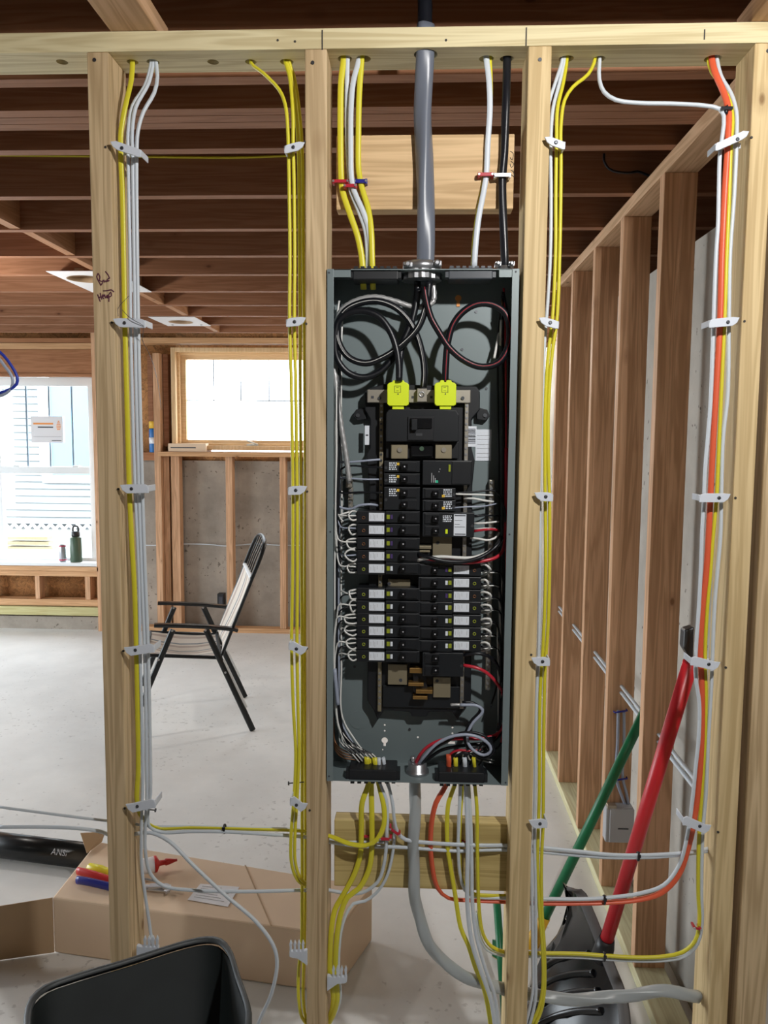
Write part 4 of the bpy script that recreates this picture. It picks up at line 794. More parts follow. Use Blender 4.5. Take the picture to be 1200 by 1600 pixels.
# lower loops
wire('gryw', [(652, 1196, .045), (660, 1186, .03), (679, 1165, .02), (697, 1154, .016), (716, 1148.5, .015), (735, 1148.5, .015), (754, 1155, .015), (766, 1166, .018), (766, 1175, .02), (756, 1180, .024), (745, 1176, .027), (734, 1166, .03), (730, 1155, .032), (732, 1142, .034), (741, 1127, .035), (752, 1116, .035), (754, 1109, .035), (745, 1102.5, .035), (730, 1101.5, .036), (719, 1101.5, .036)], 5, 'pale grey heavy wire looping in the lower corner of the panel', k=10)
wire('bare', [(719, 1101.5, .036), (712, 1101, .036), (704, 1101.5, .037)], 4.4, 'bare stripped end of the heavy grey wire loop', name='bare_wire', lobes=5, amp=.1, twist=400, k=14, step=.003)
wire('blkw', [(655, 1198, .045), (663, 1188, .035), (682, 1168, .028), (700, 1158, .026), (718, 1146, .024), (738, 1144.5, .022), (757, 1150, .02), (770, 1164, .022), (772, 1174, .024), (760, 1184, .028), (742, 1180, .031), (729, 1166, .036), (726, 1152, .038), (730, 1138, .04), (738, 1124, .042), (748, 1114, .042), (750, 1107, .042), (740, 1098.5, .042), (722, 1097, .042)], 4.6, 'black heavy wire paired with the pale grey loop low in the panel', k=10)
wire('redw', [(649, 1194, .045), (656, 1180, .035), (668, 1167, .03), (688, 1157, .03), (720, 1154, .04), (750, 1154, .045), (775, 1148, .05), (786, 1134, .05), (790, 1110, .05), (786, 1085, .045), (779, 1071, .04), (770, 1060, .035), (757, 1049, .03), (743, 1043, .03), (724, 1039.5, .035)], 5.4, 'thick red wire curving from the lowest double breaker to the floor connector', k=10)
wire('blkw', [(651, 1199, .05), (664, 1190, .045), (690, 1172, .045), (730, 1164, .05), (770, 1158, .055), (784, 1140, .055), (788, 1100, .055), (781, 1050, .05), (773, 1033, .045), (763, 1025.5, .04), (746, 1021, .035), (724, 1024, .04)], 5.4, 'thick black wire curving from the lowest double breaker to the floor connector', k=10)
wire('redw', [(701, 1190, .045), (704, 1178, .035), (716, 1172.5, .03), (735, 1173, .03), (755, 1171, .035), (776, 1150, .05), (790, 1120, .06)], 4, 'red wire arching out of the orange cable end in the floor clamp')
for n, (x, pts) in enumerate(((729, [(729, 1190, .045), (723, 1182, .035), (726, 1176, .03), (734, 1177, .035), (745, 1186, .04), (770, 1192, .05)]), (743, [(742, 1192, .045), (733, 1186, .035), (732, 1178, .03), (740, 1174, .03), (755, 1183, .035), (772, 1188, .05)]), (714, [(713, 1190, .05), (712, 1180, .045), (730, 1170, .05), (765, 1165, .055), (782, 1130, .06)]))):
    wire('whiw', pts, 2.6, 'thin white wire curling from the %s cable end in the floor clamp' % ('white', 'last yellow', 'first yellow')[n], 'curls above the floor clamp')
wire('blkw', [(744, 1194, .05), (735, 1180, .045), (755, 1178, .045), (780, 1165, .055), (786, 1120, .06)], 3, 'thin black wire curling out of the last yellow cable end in the floor clamp', 'curls above the floor clamp')

# ------------------------------------------------------------------ cables of the wall
def cable(mat, pts, w, lab, grp=None, t=None, d=.02, ref=(1, 0, 0), k=12, name='cable', cat='cable', **kw):
    P = [W(p[0], p[1], D+(p[2] if len(p) > 2 else d)) for p in pts]; r = w/2/FPX*D
    return tag(build(MB().tube(P, r, (t or min(w, 5.5))/2/FPX*D, ref=ref, k=k, **kw), name, mat), lab, cat, grp)
def hole(hx, y, dx=0, up=True):      # start point inside a drilled hole of the plate
    return (hx+dx, y, hp[hx].y-D)
H_ = lambda hx, dx=0: [(hx+dx, 76, hp[hx].y-D), (hx+dx, 98 if hx < 500 else 91, hp[hx].y-D)]
G1, G2, G3, G4 = 'cables beside the handwritten stud', 'yellow cables beside the panel stud', 'cables beside the knotty stud', 'cables on the end stud'
# A: handwritten stud
cable('yel', H_(207)+[(205, 125, .035), (196, 165), (189, 205), (188.5, 240), (191, 300), (193, 400), (195, 503), (197.5, 600), (202, 764), (206, 850), (210, 920), (213, 1015), (215, 1120), (216, 1200), (214, 1250), (219, 1272, .03), (232, 1288, .04), (250, 1294.5, .05), (300, 1293.5, .055), (400, 1296, .055), (475, 1299, .055), (515, 1306, .035), (545, 1318, .02), (572, 1321, .015), (590, 1311, .012), (600, 1288, .015), (600, 1262, .02), (592, 1226, .03), (585, 1184, .03)], 8.4, 'yellow cable hugging the handwritten stud, then crossing low into the panel', G1, t=4.5)
cable('whi', H_(239, -3)+[(226, 135, .035), (207, 165, .03), (200, 205), (200, 240), (203, 400), (204, 503), (206, 600), (211, 764), (217, 900), (219, 1015), (223, 1200), (222, 1255), (221, 1290), (221, 1350), (227, 1400), (233, 1440), (239, 1482)], 5, 'white cable next to the yellow one, ending low at the open white comb bracket', G1, ref=(0, 1, 0), t=5.5)
cable('whi', H_(239, 0)+[(232, 130, .035), (212, 168, .024), (206.5, 205), (207, 240), (209.5, 400), (211, 503), (212.5, 600), (217, 764), (221.5, 900), (226, 1015), (229, 1200), (229.5, 1250), (227, 1290, .03), (227, 1330, .035), (235, 1365, .045), (255, 1384, .05), (300, 1391, .052), (380, 1393, .052), (475, 1391, .055), (515, 1391, .045), (540, 1396, .04), (565, 1395, .035), (590, 1378, .03), (600, 1350, .025), (604, 1310, .02), (603.5, 1250, .025), (594, 1226, .03), (592, 1184, .03)], 5.2, 'second white cable beside the handwritten stud, looping low and back up into the panel', G1, ref=(0, 1, 0), t=6)
cable('whi', H_(239, 5)+[(246, 120, .04), (241, 145, .03), (224, 175, .022), (215.5, 205), (213.5, 240), (214.5, 400), (216, 503), (218, 600), (222.5, 764), (227, 900), (231.5, 1015), (235, 1200), (235, 1240), (231, 1270, .03), (234, 1292, .04), (252, 1300, .045), (300, 1299, .047), (350, 1299.5, .047), (440, 1305, .05), (478, 1308, .055), (512, 1315, .045), (560, 1322, .04), (620, 1323.5, .038), (660, 1326, .036), (713, 1329.5, .036), (760, 1328, .04), (800, 1328, .05), (830, 1330, .05), (900, 1336, .045), (960, 1340, .04), (1040, 1338, .04), (1105, 1330, .045)], 5.4, 'white cable from the handwritten stud running low across the whole wall', G1, ref=(0, 1, 0), t=6)
cable('whi', [(0, 1261, .06), (60, 1269, .055), (130, 1278, .05), (172, 1283, .05), (205, 1287, .05), (240, 1291, .05), (300, 1291, .062), (400, 1294, .065), (475, 1298, .065), (520, 1312, .055), (600, 1316, .05)], 4.6, 'thin white cable entering from the open side above the black pipe, upper one', ref=(0, 0, 1), t=4.6)
cable('whi', [(0, 1292, .05), (70, 1292, .05), (130, 1295, .045), (160, 1300, .045), (175, 1306, .045), (205, 1304, .045), (235, 1301, .04), (265, 1315, .03), (300, 1350, .02), (350, 1397, .01), (400, 1440, .0), (426, 1475, -.01), (433, 1502, -.01), (425, 1550, -.01), (403, 1602, 0), (395, 1640, 0)], 6.4, 'white cable drooping diagonally across the cardboard box toward the floor', ref=(0, 0, 1), t=6)
# B: panel stud
cable('yel', H_(392)+[(411, 114, .035), (436, 140, .03), (446, 165), (449.5, 200), (450.5, 230), (452, 300), (453, 400), (452.5, 503), (455, 600), (457.5, 764), (457, 900), (455.5, 1010), (458, 1100), (462, 1180), (459, 1250), (455, 1300), (455, 1345), (461, 1368, .03), (470, 1380, .045), (480, 1384, .05)], 6.2, 'yellow cable arcing from its own hole, outermost beside the panel stud', G2, ref=(0, 1, 0), t=5.5)
cable('yel', H_(448, -2)+[(452, 118, .035), (456.5, 160), (458, 190), (458, 225), (459.5, 293), (460.5, 400), (460, 503), (462, 600), (464, 764), (464.5, 900), (464, 1010), (465.5, 1100), (467, 1180), (464, 1250), (461, 1300), (461, 1345), (467, 1368, .03), (474, 1378, .045), (482, 1382, .05)], 6, 'yellow cable second from the outside beside the panel stud', G2, ref=(0, 1, 0), t=5.5)
cable('yel', H_(448, 1)+[(455, 118, .05), (461, 160, .055), (466, 230, .06), (468, 400, .06), (470, 764, .06), (472, 1010, .06), (472, 1200, .06), (472, 1300, .055), (472, 1400, .05), (471, 1480, .04), (467.5, 1507, .03), (466, 1530, .03), (467, 1565, .03), (472, 1590, .04), (482, 1603, .05)], 6.2, 'yellow cable third from the outside, in the shade of the panel stud', G2, ref=(0, 1, 0), t=5.5)
cable('yel', H_(448, 4)+[(459, 118, .055), (466, 160, .065), (472, 230, .07), (474, 400, .07), (477, 764, .07), (476, 1010, .07), (477, 1200, .07), (477, 1400, .06), (475, 1500, .05), (474, 1560, .045), (478, 1590, .05), (486, 1604, .055)], 6, 'yellow cable tight against the panel stud, almost hidden in its shade', G2, ref=(0, 1, 0), t=5.5)
# bay above the panel
cable('yel', H_(539, -2)+[(533, 127, .04), (532, 168, .042), (532, 227, .043), (533, 277, .044), (535, 298, .042), (546, 332, .038), (559, 370, .035), (565, 400, .035), (567, 425, .035), (568, 452, .05)], 9.6, 'yellow cable above the panel under the red clip, outermost of the four', t=4.5)
cable('whi', H_(539, 4)+[(542, 160, .044), (543, 227, .044), (546, 277, .04), (548, 298, .04), (560, 328, .038), (571, 360, .036), (574, 390, .036), (575, 425, .04)], 7, 'white cable above the panel beside the yellow one, rear of the two white', t=4)
cable('whi', H_(568, -7)+[(552, 127, .035), (548.5, 168, .034), (548, 227, .034), (549, 277, .034), (553, 298, .034), (565, 325, .033), (574, 350, .033), (578, 380, .033), (579, 420, .038)], 8.4, 'white cable above the panel slanting from the second hole, front of the two white', t=4.5)
cable('yel', H_(568, -3)+[(561.5, 143, .042), (560, 210, .044), (560.5, 268, .044), (566, 296, .04), (575, 325, .036), (580, 360, .03), (581.5, 400, .028), (582, 425, .03), (583, 452, .05)], 9, 'yellow cable above the panel under the blue clip', t=4.5)
cable('gry', [(664, 40, .025), (664, 84, .0248), (662.5, 130, .035), (661.5, 180, .038), (663, 240, .038), (664, 300, .038), (665, 350, .038), (665.5, 400, .042), (664, 440, .045)], 27, 'thick grey service cable entering the top of the panel', t=27, k=24, lobes=3, amp=.1, twist=20, name='service_cable')
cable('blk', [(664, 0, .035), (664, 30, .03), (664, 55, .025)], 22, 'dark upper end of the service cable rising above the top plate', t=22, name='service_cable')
cable('whi', H_(760)+[(764, 124, .04), (765.5, 170, .042), (762, 225, .044), (760, 271, .044), (756, 298, .042), (748, 340, .036), (743, 385, .034), (741, 420, .036)], 8.8, 'single white cable above the panel under its own red clip', t=4.5)
cable('yel', [(765, 76, hp[760].y-D+.006), (765, 91, hp[760].y-D+.006), (766.5, 130, .05), (766, 170, .052), (761, 230, .052), (758, 271, .052), (753, 300, .05), (745, 345, .045), (740, 390, .043), (739, 420, .045)], 7, 'yellow cable mostly hidden behind the single white one above the panel', t=4)
cable('blk', H_(792)+[(791, 152, .038), (789.5, 200, .04), (788, 240, .042), (785, 275, .042), (785, 310, .04), (787, 360, .036), (789, 410, .035), (789, 430, .04)], 12.5, 'black round cable entering the far top corner of the panel', t=11, lobes=3, amp=.05, twist=25, k=16)
# C: knotty stud
cable('whi', H_(885, -6)+[(869, 125, .035), (857, 165, .024), (853.5, 215), (852, 300), (850, 390), (846.5, 467), (843, 510), (840, 600), (838, 700), (837, 777), (836.5, 893), (835, 950), (832.5, 1030), (832, 1120), (829.5, 1243), (829, 1300), (831, 1400), (832.5, 1500), (832, 1550), (822, 1598), (812, 1630)], 5.4, 'white cable closest to the knotty stud', G3, ref=(0, 1, 0), t=5.4)
cable('whi', H_(885, -3)+[(874, 130, .035), (864, 170, .024), (860.5, 225), (861, 300), (860, 395), (855, 483), (851, 533), (847, 633), (844, 733), (843.5, 893), (841.5, 1017), (838.5, 1083), (836, 1243), (835, 1300), (837, 1400), (837, 1525), (837, 1560), (828, 1600), (818, 1630)], 6, 'second white cable out from the knotty stud', G3, ref=(0, 1, 0), t=5.5)
cable('yel', H_(885, 1)+[(880, 130, .035), (871, 170, .022), (869.5, 225), (868.5, 300), (868, 395), (863, 500), (857, 550), (852, 633), (851.5, 733), (852.5, 893), (849, 1000), (844, 1083), (842.5, 1243), (841, 1300), (840, 1350), (843, 1425), (847, 1475), (848, 1540), (842, 1575), (830, 1602)], 6, 'yellow cable third out from the knotty stud', G3, ref=(0, 1, 0), t=5.5)
cable('yel', H_(936, -6)+[(919, 116, .04), (895, 136, .03), (882, 157, .022), (876.5, 195), (876.5, 260), (874.5, 395), (870, 500), (863, 550), (857, 633), (857, 733), (858.5, 777), (858.5, 893), (856, 983), (852, 1040), (850, 1117), (849, 1243), (848.5, 1290), (846, 1350), (847, 1425), (850.5, 1480), (851, 1545), (846, 1578), (835, 1604)], 6, 'outermost yellow cable beside the knotty stud, curving from its own hole', G3, ref=(0, 1, 0), t=5.5)
# D: end stud
cable('whi', H_(936, 1)+[(936.5, 125, .04), (944, 144, .035), (962, 156, .03), (1000, 161, .03), (1050, 162, .03), (1100, 165, .03), (1124, 170, .028), (1131, 182, .022), (1129, 210), (1125, 240), (1122, 350), (1119, 395), (1115, 500), (1110, 633), (1102, 733), (1100, 777), (1097, 833), (1095, 893), (1092, 950), (1087, 1025), (1087, 1057), (1093, 1100), (1092, 1150), (1087, 1200), (1082, 1250), (1075, 1300), (1061, 1352, .03), (1037, 1383, .035), (1000, 1396, .04), (945, 1403, .045), (900, 1405, .047), (840, 1404, .05), (790, 1403, .052), (740, 1400, .05), (726, 1390, .045), (719, 1368, .04), (716, 1330, .035), (717, 1280, .032), (719, 1226, .035), (716, 1202, .04)], 6.8, 'white cable swinging sideways across to the end stud, outermost of its bundle', G4, ref=(0, 1, 0), t=6)
cable('ora', H_(1114, -2)+[(1118, 115, .045), (1131, 145, .035), (1138, 170, .026), (1137, 225), (1132.5, 300), (1128, 395), (1125, 500), (1117.5, 633), (1112, 733), (1110, 777), (1103.5, 893), (1098, 945), (1094, 1023), (1096, 1060), (1097, 1110), (1096, 1167), (1090, 1243), (1083, 1290), (1075, 1325, .03), (1060, 1367, .035), (1033, 1395, .04), (1000, 1405.5, .045), (945, 1410.5, .05), (900, 1411.5, .052), (840, 1411.5, .055), (790, 1409, .055), (730, 1406.5, .055), (700, 1403, .05), (684, 1388, .045), (675, 1352, .04), (673, 1300, .035), (681, 1255, .03), (697, 1226, .035), (701, 1200, .032), (701, 1180, .028)], 9.4, 'orange cable on the end stud, looping low into the panel', G4, ref=(.8, -.6, 0), t=6)
cable('yel', [(1107, 76, hp[1114].y-D+.008), (1107, 92, hp[1114].y-D+.008), (1112, 112, .06), (1130, 135, .045), (1141, 160, .035), (1144.5, 190, .026), (1142, 225), (1139.5, 300), (1135.5, 395), (1132, 500), (1126, 633), (1123, 700), (1119.5, 777), (1113, 850), (1109.5, 900), (1105, 950), (1101.5, 1027), (1103, 1083), (1101.5, 1150), (1097, 1230), (1093, 1290), (1091, 1340), (1091, 1400), (1093, 1440), (1086, 1470), (1066, 1488, .03), (1040, 1494, .035), (1000, 1496, .04), (945, 1493, .045), (900, 1490, .05), (822, 1489, .055), (790, 1488, .055), (768, 1479, .05), (755, 1460, .04), (749, 1425, .035), (746, 1335, .03), (745, 1260, .03), (742, 1226, .035), (742, 1205, .035), (740, 1184, .028)], 6.6, 'yellow cable of the end stud bundle that returns lowest across the wall', G4, ref=(0, 1, 0), t=6)
cable('whi', H_(1114, 6)+[(1127, 120, .045), (1142, 146, .035), (1150.5, 175, .026), (1151, 215), (1147.5, 300), (1141, 395), (1139, 500), (1137, 617), (1130, 683), (1127, 777), (1126, 833), (1121, 893), (1117, 940), (1113, 1030), (1111, 1080), (1107, 1150), (1103, 1240), (1098, 1300), (1096, 1400), (1097, 1440), (1090, 1474), (1070, 1494, .035), (1040, 1500, .04), (1000, 1501, .045), (945, 1498, .05), (900, 1495, .055), (822, 1494, .06), (790, 1493, .06), (762, 1484, .055), (749, 1462, .045), (744, 1425, .04)], 6.4, 'white cable tight on the end stud, returning low under the yellow one', G4, ref=(0, 1, 0), t=6)
# below the panel
cable('yel', [(573, 1183, .03), (574, 1200, .032), (576, 1224, .035), (566, 1253, .03), (564.5, 1300, .04), (563, 1335, .042), (554, 1365, .04), (537, 1397, .035), (523, 1422, .03), (518, 1450), (516, 1483), (515.5, 1523), (521, 1555), (519, 1578, .03), (511, 1597, .05)], 9, 'yellow cable below the panel with black printing, curving down to the comb bracket', t=4.5)
cable('yel', [(581, 1185, .035), (580, 1205, .04), (580, 1226, .04), (581, 1280, .035), (580.5, 1333, .036), (576, 1360, .036), (561, 1388, .034), (543, 1402, .03), (533, 1425, .025), (527, 1458), (524, 1500), (524, 1530), (527, 1555), (522, 1582, .03), (512, 1602, .05)], 9, 'second yellow cable below the panel going down to the comb bracket', t=4.5)
cable('whi', [(599, 1184, .03), (602, 1204, .035), (606, 1226, .04), (613, 1252, .03), (616, 1280, .03), (622, 1302, .03), (634, 1312, .03), (660, 1316, .03), (713, 1319.5, .03), (760, 1321, .035), (790, 1321, .045), (830, 1323, .045), (900, 1330, .04), (960, 1336, .038), (1040, 1335, .038), (1090, 1330, .04), (1106, 1326, .045)], 6.8, 'white cable leaving the panel floor and turning level toward the end stud, upper one', ref=(0, 0, 1), t=5)
cable('whi', [(598, 1198, .05), (608, 1230, .045), (615, 1270, .04), (616, 1310, .04), (611, 1347, .04), (602, 1375, .042), (587, 1396, .045), (570, 1408, .045), (552, 1412, .04), (540, 1430, .035), (533, 1455, .03), (530, 1480, .03), (529, 1523, .03), (532, 1552, .03), (528, 1575, .04), (514, 1600, .055)], 5.2, 'slim white cable below the panel bending behind the two yellow ones', t=5)
cable('yel', [(712, 1184, .03), (712, 1205, .035), (710, 1228, .04), (701, 1253, .035), (699, 1320, .035), (703, 1349, .035), (711, 1397, .035), (720, 1450, .03), (732, 1478, .028), (742, 1510, .028), (756, 1545, .028), (766, 1598, .028), (768, 1640, .028)], 7.4, 'yellow cable below the panel between the orange and the white ones', t=5)
cable('yel', [(716, 1198, .05), (721, 1226, .045), (718, 1280, .042), (717, 1340, .042), (722, 1378, .045), (735, 1396, .048), (760, 1399.5, .05), (790, 1400, .055), (815, 1399, .05), (823, 1392, .05)], 8, 'yellow cable below the panel turning level behind the knotty stud', t=5)
cable('whi', [(726, 1184, .028), (727, 1205, .033), (728, 1228, .035), (730, 1280, .03), (731, 1328, .022), (730, 1375, .02), (731, 1425, .02), (738, 1475, .015), (753, 1522, .01), (767, 1562, .01), (773, 1600, .01), (775, 1640, .01)], 7.2, 'white cable hanging from the panel floor to the bottom, outer of the pair', t=5)
cable('whi', [(731, 1200, .045), (732, 1228, .04), (735, 1280, .035), (737, 1350, .03), (738, 1410, .028), (744, 1460, .022), (758, 1512, .018), (773, 1556, .018), (779, 1600, .018), (780, 1640, .018)], 6.6, 'white cable hanging from the panel floor to the bottom, inner of the pair', t=5)
cable('gry2', [(651, 1200, .045), (649, 1228, .045), (647.5, 1290, .038), (646, 1350, .034), (650, 1410, .032), (665, 1463, .03), (690, 1500, .03), (728, 1526, .035), (770, 1541, .045), (820, 1552, .05), (870, 1560, .045), (915, 1561, .04), (975, 1556, .035), (1040, 1549, .035), (1092, 1557, .045)], 19, 'thick grey twisted cable sagging from the panel floor to the end stud', t=19, k=24, lobes=3, amp=.13, twist=52, ref=(0, 1, 0), name='service_cable')

# ------------------------------------------------------------------ cable brackets, clips, ties
def bracket(sx, xt, yt, xe, ye, lab, grp, tilt=0):
    # sx=+1: the cables lie to the greater-x side of the stud edge
    L_ = [(xt, yt-6), (xt+sx*9, yt-7), (xe-sx*7, ye-7), (xe-sx*2, ye-5), (xe, ye+1), (xe, ye+7), (xe-sx*4, ye+7), (xt+sx*11, yt+7), (xt+sx*4, yt+2)]
    c = W((xt+xe)/2, (yt+ye)/2, D-.012); t = root('cable_bracket', (c.x, D-.01, c.z), lab, 'cable bracket', grp)
    P_ = [Vector((W(x, y, D-.013).x, D-.013, W(x, y, D-.013).z)) for x, y in L_]
    if sx > 0: P_ = P_[::-1]
    build(MB().prism(P_, (0, .004, 0)), 'front_bar', 'stk', t, .0008, False)
    a, b = W(xe-sx*2, ye-5, D-.012), W(xe, ye+5, D-.012); build(MB().box((a.x, D-.009, b.z), (b.x, D+.031, a.z)), 'end_clip', 'stk', t, .0008)
    xm = xt+sx*14; a, b = W(xm, ye-4, D+.03), W(xe, ye+5, D+.03); build(MB().box((a.x, D+.0275, b.z), (b.x, D+.031, a.z)), 'rear_bar', 'stk', t, .0008)
    xn = xt+sx*18; yn = yt+(ye-yt)*.35; a = W(xn, yn, D-.015); build(MB().lathe((a.x, D-.013, a.z), (0, -1, 0), [(.0032, 0), (.0034, .001), (.002, .0016)], 12), 'nail_head', 'nail', t)
    return t
WH = ['topmost', 'second from the top', 'third from the top', 'fourth from the top', 'lowest closed one']
for i, (a, b, c, d) in enumerate(((172, 227, 220, 238), (176, 504, 227, 505), (187, 764, 232, 763.5), (193, 1018, 241, 1013), (196, 1263, 243, 1256))): bracket(1, a, b, c, d, 'white plastic cable bracket on the handwritten stud, %s' % WH[i], 'brackets on the handwritten stud')
for i, (a, b, c, d) in enumerate(((476, 228, 444, 232), (478, 502, 447, 503.5), (480, 766, 450, 766.5), (481, 1017, 451, 1009), (481, 1262, 453, 1252))): bracket(-1, a, b, c, d, 'white plastic cable bracket holding the four yellow cables, %s' % WH[i], 'brackets on the panel stud')
for i, (a, b, c, d) in enumerate(((851, 220, 883, 226), (842, 502.5, 873, 506.5), (835, 776, 864, 776.5), (830, 1034, 859, 1034), (826, 1288, 855, 1287))): bracket(1, a, b, c, d, 'white plastic cable bracket on the knotty stud, %s' % WH[i], 'brackets on the knotty stud')
for i, (a, b, c, d) in enumerate(((1171, 211, 1118, 228), (1156, 502, 1108, 505), (1142, 778, 1093, 778), (1126, 1041, 1079, 1033), (1112, 1296, 1067, 1283))): bracket(-1, a, b, c, d, 'white plastic cable bracket on the end stud with the orange cable, %s' % WH[i], 'brackets on the end stud')
def comb(sx, xs, xe, y, lab):
    c = W((xs+xe)/2, y, D); t = root('cable_comb', (c.x, D, c.z), lab, 'cable bracket', 'open comb brackets')
    pts = [(xs, y+22), (xs, y-2), (xs+sx*8, y), (xe, y), (xe, y+8), (xe-sx*4, y+10), (xs+sx*16, y+11)]
    P_ = [Vector((W(a, b, D-.006).x, D-.006, W(a, b, D-.006).z)) for a, b in pts]
    if sx > 0: P_ = P_[::-1]
    build(MB().prism(P_, (0, .009, 0)), 'body', 'stk', t, .001, False)
    n = 4
    for i in range(n):
        x = xe-sx*(2+i*6.4); f_ = MB().prism([Vector((W(x+a, y+b, D-.006).x, D-.006, W(x+a, y+b, D-.006).z)) for a, b in ((-1.5, 1), (1.5, 1), (1.6, -8), (2.3, -11), (1.2, -14), (0, -17), (-1.2, -14), (-2.3, -11), (-1.6, -8))], (0, .006, 0)); build(f_, 'finger', 'stk', t, .0005, False)
comb(1, 213, 247, 1480, 'open white comb bracket at the foot of the handwritten stud, behind the black bin')
comb(-1, 480, 452, 1487, 'open white comb bracket low on the panel stud, under the four yellow cables')
comb(1, 511, 542, 1527, 'open white comb bracket low on the panel stud, facing the bay below the panel')
def clip(x, y, w, h, mat, d, lab, ang=0):
    q = W(x, y, D+d); a = R(ang); u = Vector((math.cos(a), 0, math.sin(a))); v = Vector((0, 0, 1)); ww = w/2/FPX*D; hh = h/2/FPX*D
    t = root('cable_clip', q, lab, 'cable clip')
    build(MB().obox(q, u*ww, Vector((0, .0018, 0)), v*hh), 'strap', mat, t, .0008)
    for s_ in (-1, 1): e_ = build(MB().obox(q+u*ww*s_*.92+Vector((0, .008, 0)), u*.0025, Vector((0, .008, 0)), v*hh*1.25), 'leg', mat, t, .0006); build(MB().cyl(q+u*ww*s_*.92+Vector((0, -.003, 0)), q+u*ww*s_*.92, .0022, k=10), 'nail_head', 'steel', e_)
clip(532, 283, 24, 5, 'rclip', .036, 'red clip over the outermost yellow cable above the panel'); clip(547, 290, 18, 5, 'rclip', .027, 'red clip over the two white cables above the panel'); clip(563, 283, 19, 6, 'bclip', .036, 'blue clip over a yellow cable above the panel')
clip(759, 272.5, 22, 5.5, 'rclip', .036, 'red clip on the single white cable above the panel'); clip(785, 273.5, 24, 6, 'steel', .03, 'shiny metal strap on the black cable above the panel')
clip(574, 1307, 22, 4, 'rclip', .045, 'dark red clip over a yellow cable on the lower backing board'); clip(602, 1311, 19, 4.5, 'rclip', .012, 'red clip over the white cable under the panel, beside the yellow loop')
clip(617, 1300, 20, 5, 'rclip', .018, 'slanting red clip over the white cables under the panel', -35); clip(729, 1316, 14, 3, 'rclip', .046, 'small dark red clip behind the pair of hanging white cables')
clip(1090, 1451, 11, 3.5, 'rclip', .01, 'small dark red clip on the yellow cable low at the end stud', -15)
def tie(x, y, d, rx, ry, lab, ang=0, mat='blk'):
    q = W(x, y, D+d); a = rx/FPX*D; b = ry/FPX*D; m = MB(); n = 18
    P_ = [q+Vector((math.sin(R(ang))*math.cos(2*math.pi*i/n)*b, math.sin(2*math.pi*i/n)*.0075, math.cos(R(ang))*math.cos(2*math.pi*i/n)*b)) for i in range(n+1)]
    t = root('zip_tie', q, lab, 'zip tie'); build(m.tube(P_, a, .0008, ref=(math.cos(R(ang)), 0, -math.sin(R(ang))), k=6, smooth=False), 'band', mat, t)
    build(MB().obox(q+Vector((0, -.0085, b*.5)), (a*1.4, 0, 0), (0, .002, 0), (0, 0, .003)), 'lock_head', mat, t, .0005); build(MB().cyl(q+Vector((0, -.007, b)), q+Vector((.001, -.009, b+.004)), .0012, k=6), 'tail', mat, t)
tie(351, 1295, .052, 1.8, 8, 'black zip tie round the low level cables between the first two studs'); tie(997, 1338, .04, 1.8, 7.5, 'black zip tie round the level white cables near the red handle')
tie(944, 1406, .045, 1.8, 8, 'black zip tie round the white and orange cables'); tie(944, 1495, .048, 1.8, 8, 'black zip tie round the lowest yellow and white cables')
tie(1133, 174, .026, 6, 3.4, 'black zip tie near the top of the end stud bundle', 90)
# nails left standing
for n, (x0_, x1_, y, lab) in enumerate(((243, 222, 1266, 'loose nail sticking out below the bracket of the handwritten stud'), (451, 475, 1224, 'loose nail sticking out behind the yellow cables of the panel stud'))):
    a, b = W(x0_, y, D+.03), W(x1_, y-2, D+.03); t = root('nail', a, lab, 'nail'); u = (b-a).normalized()
    build(MB().cyl(a, b, .0013, k=8), 'shank', 'nail', t); build(MB().cyl(a-u*.001, a+u*.001, .0042, k=10), 'head', 'nail', t)
# thin tie wires
tag(build(MB().tube([W(x, y, D+d) for x, y, d in ((202, 462, .0), (192, 472, -.004), (184, 483, -.006), (185, 494, -.006))], .0005, k=5), 'tie_wire', 'nail'), 'thin bent wire end poking out above the second bracket of the handwritten stud', 'wire')
tag(build(MB().tube([W(x, y, D+d) for x, y, d in ((191, 484, -.005), (200, 494, -.018), (212, 502, -.018), (224, 509, -.015), (222, 530, .01), (232, 550, .05), (245, 590, .3), (252, 640, .8))], .0006, k=5), 'tie_wire', 'nail'), 'thin long wire trailing from the second bracket toward the wooden window', 'wire')
tag(build(MB().tube([W(x, y, D+.085) for x, y in ((-40, 241), (60, 242), (150, 244), (230, 246), (330, 247), (440, 243))], .004, k=6), 'cable', 'yel') if False else build(MB().tube([W(x, y, 2.54) for x, y in ((-60, 242), (60, 243), (230, 245), (370, 246), (460, 243))], .004, k=6), 'cable', 'yel'), 'dim yellow cable running along a dark ceiling joist', 'cable')
P_ = [W(x, y, 2.5) for x, y in ((944, 240), (944, 252), (952, 264), (966, 269), (985, 270), (996, 268), (1008, 272), (1015, 275))]
tag(build(MB().tube(P_, .004, k=6), 'cord', 'blk'), 'short black cord hanging against a ceiling joist near the side wall', 'cord')
# blue and white hanging cords at the near side
for n, (mat, pts) in enumerate((('bluc', ((-30, 535), (-8, 545), (6, 556), (18, 572), (27, 589), (26, 600), (16, 608), (0, 614), (-30, 617))), ('gryw', ((-30, 545), (-5, 557), (8, 573), (18, 587), (20, 600), (14, 611), (2, 618), (-30, 624))))):
    tag(build(MB().tube([W(x, y, 1.3) for x, y in pts], .0026, k=8), 'hanging_cord', mat), ('blue', 'pale grey')[n]+' cord looping into view in front of the white window', 'cord')

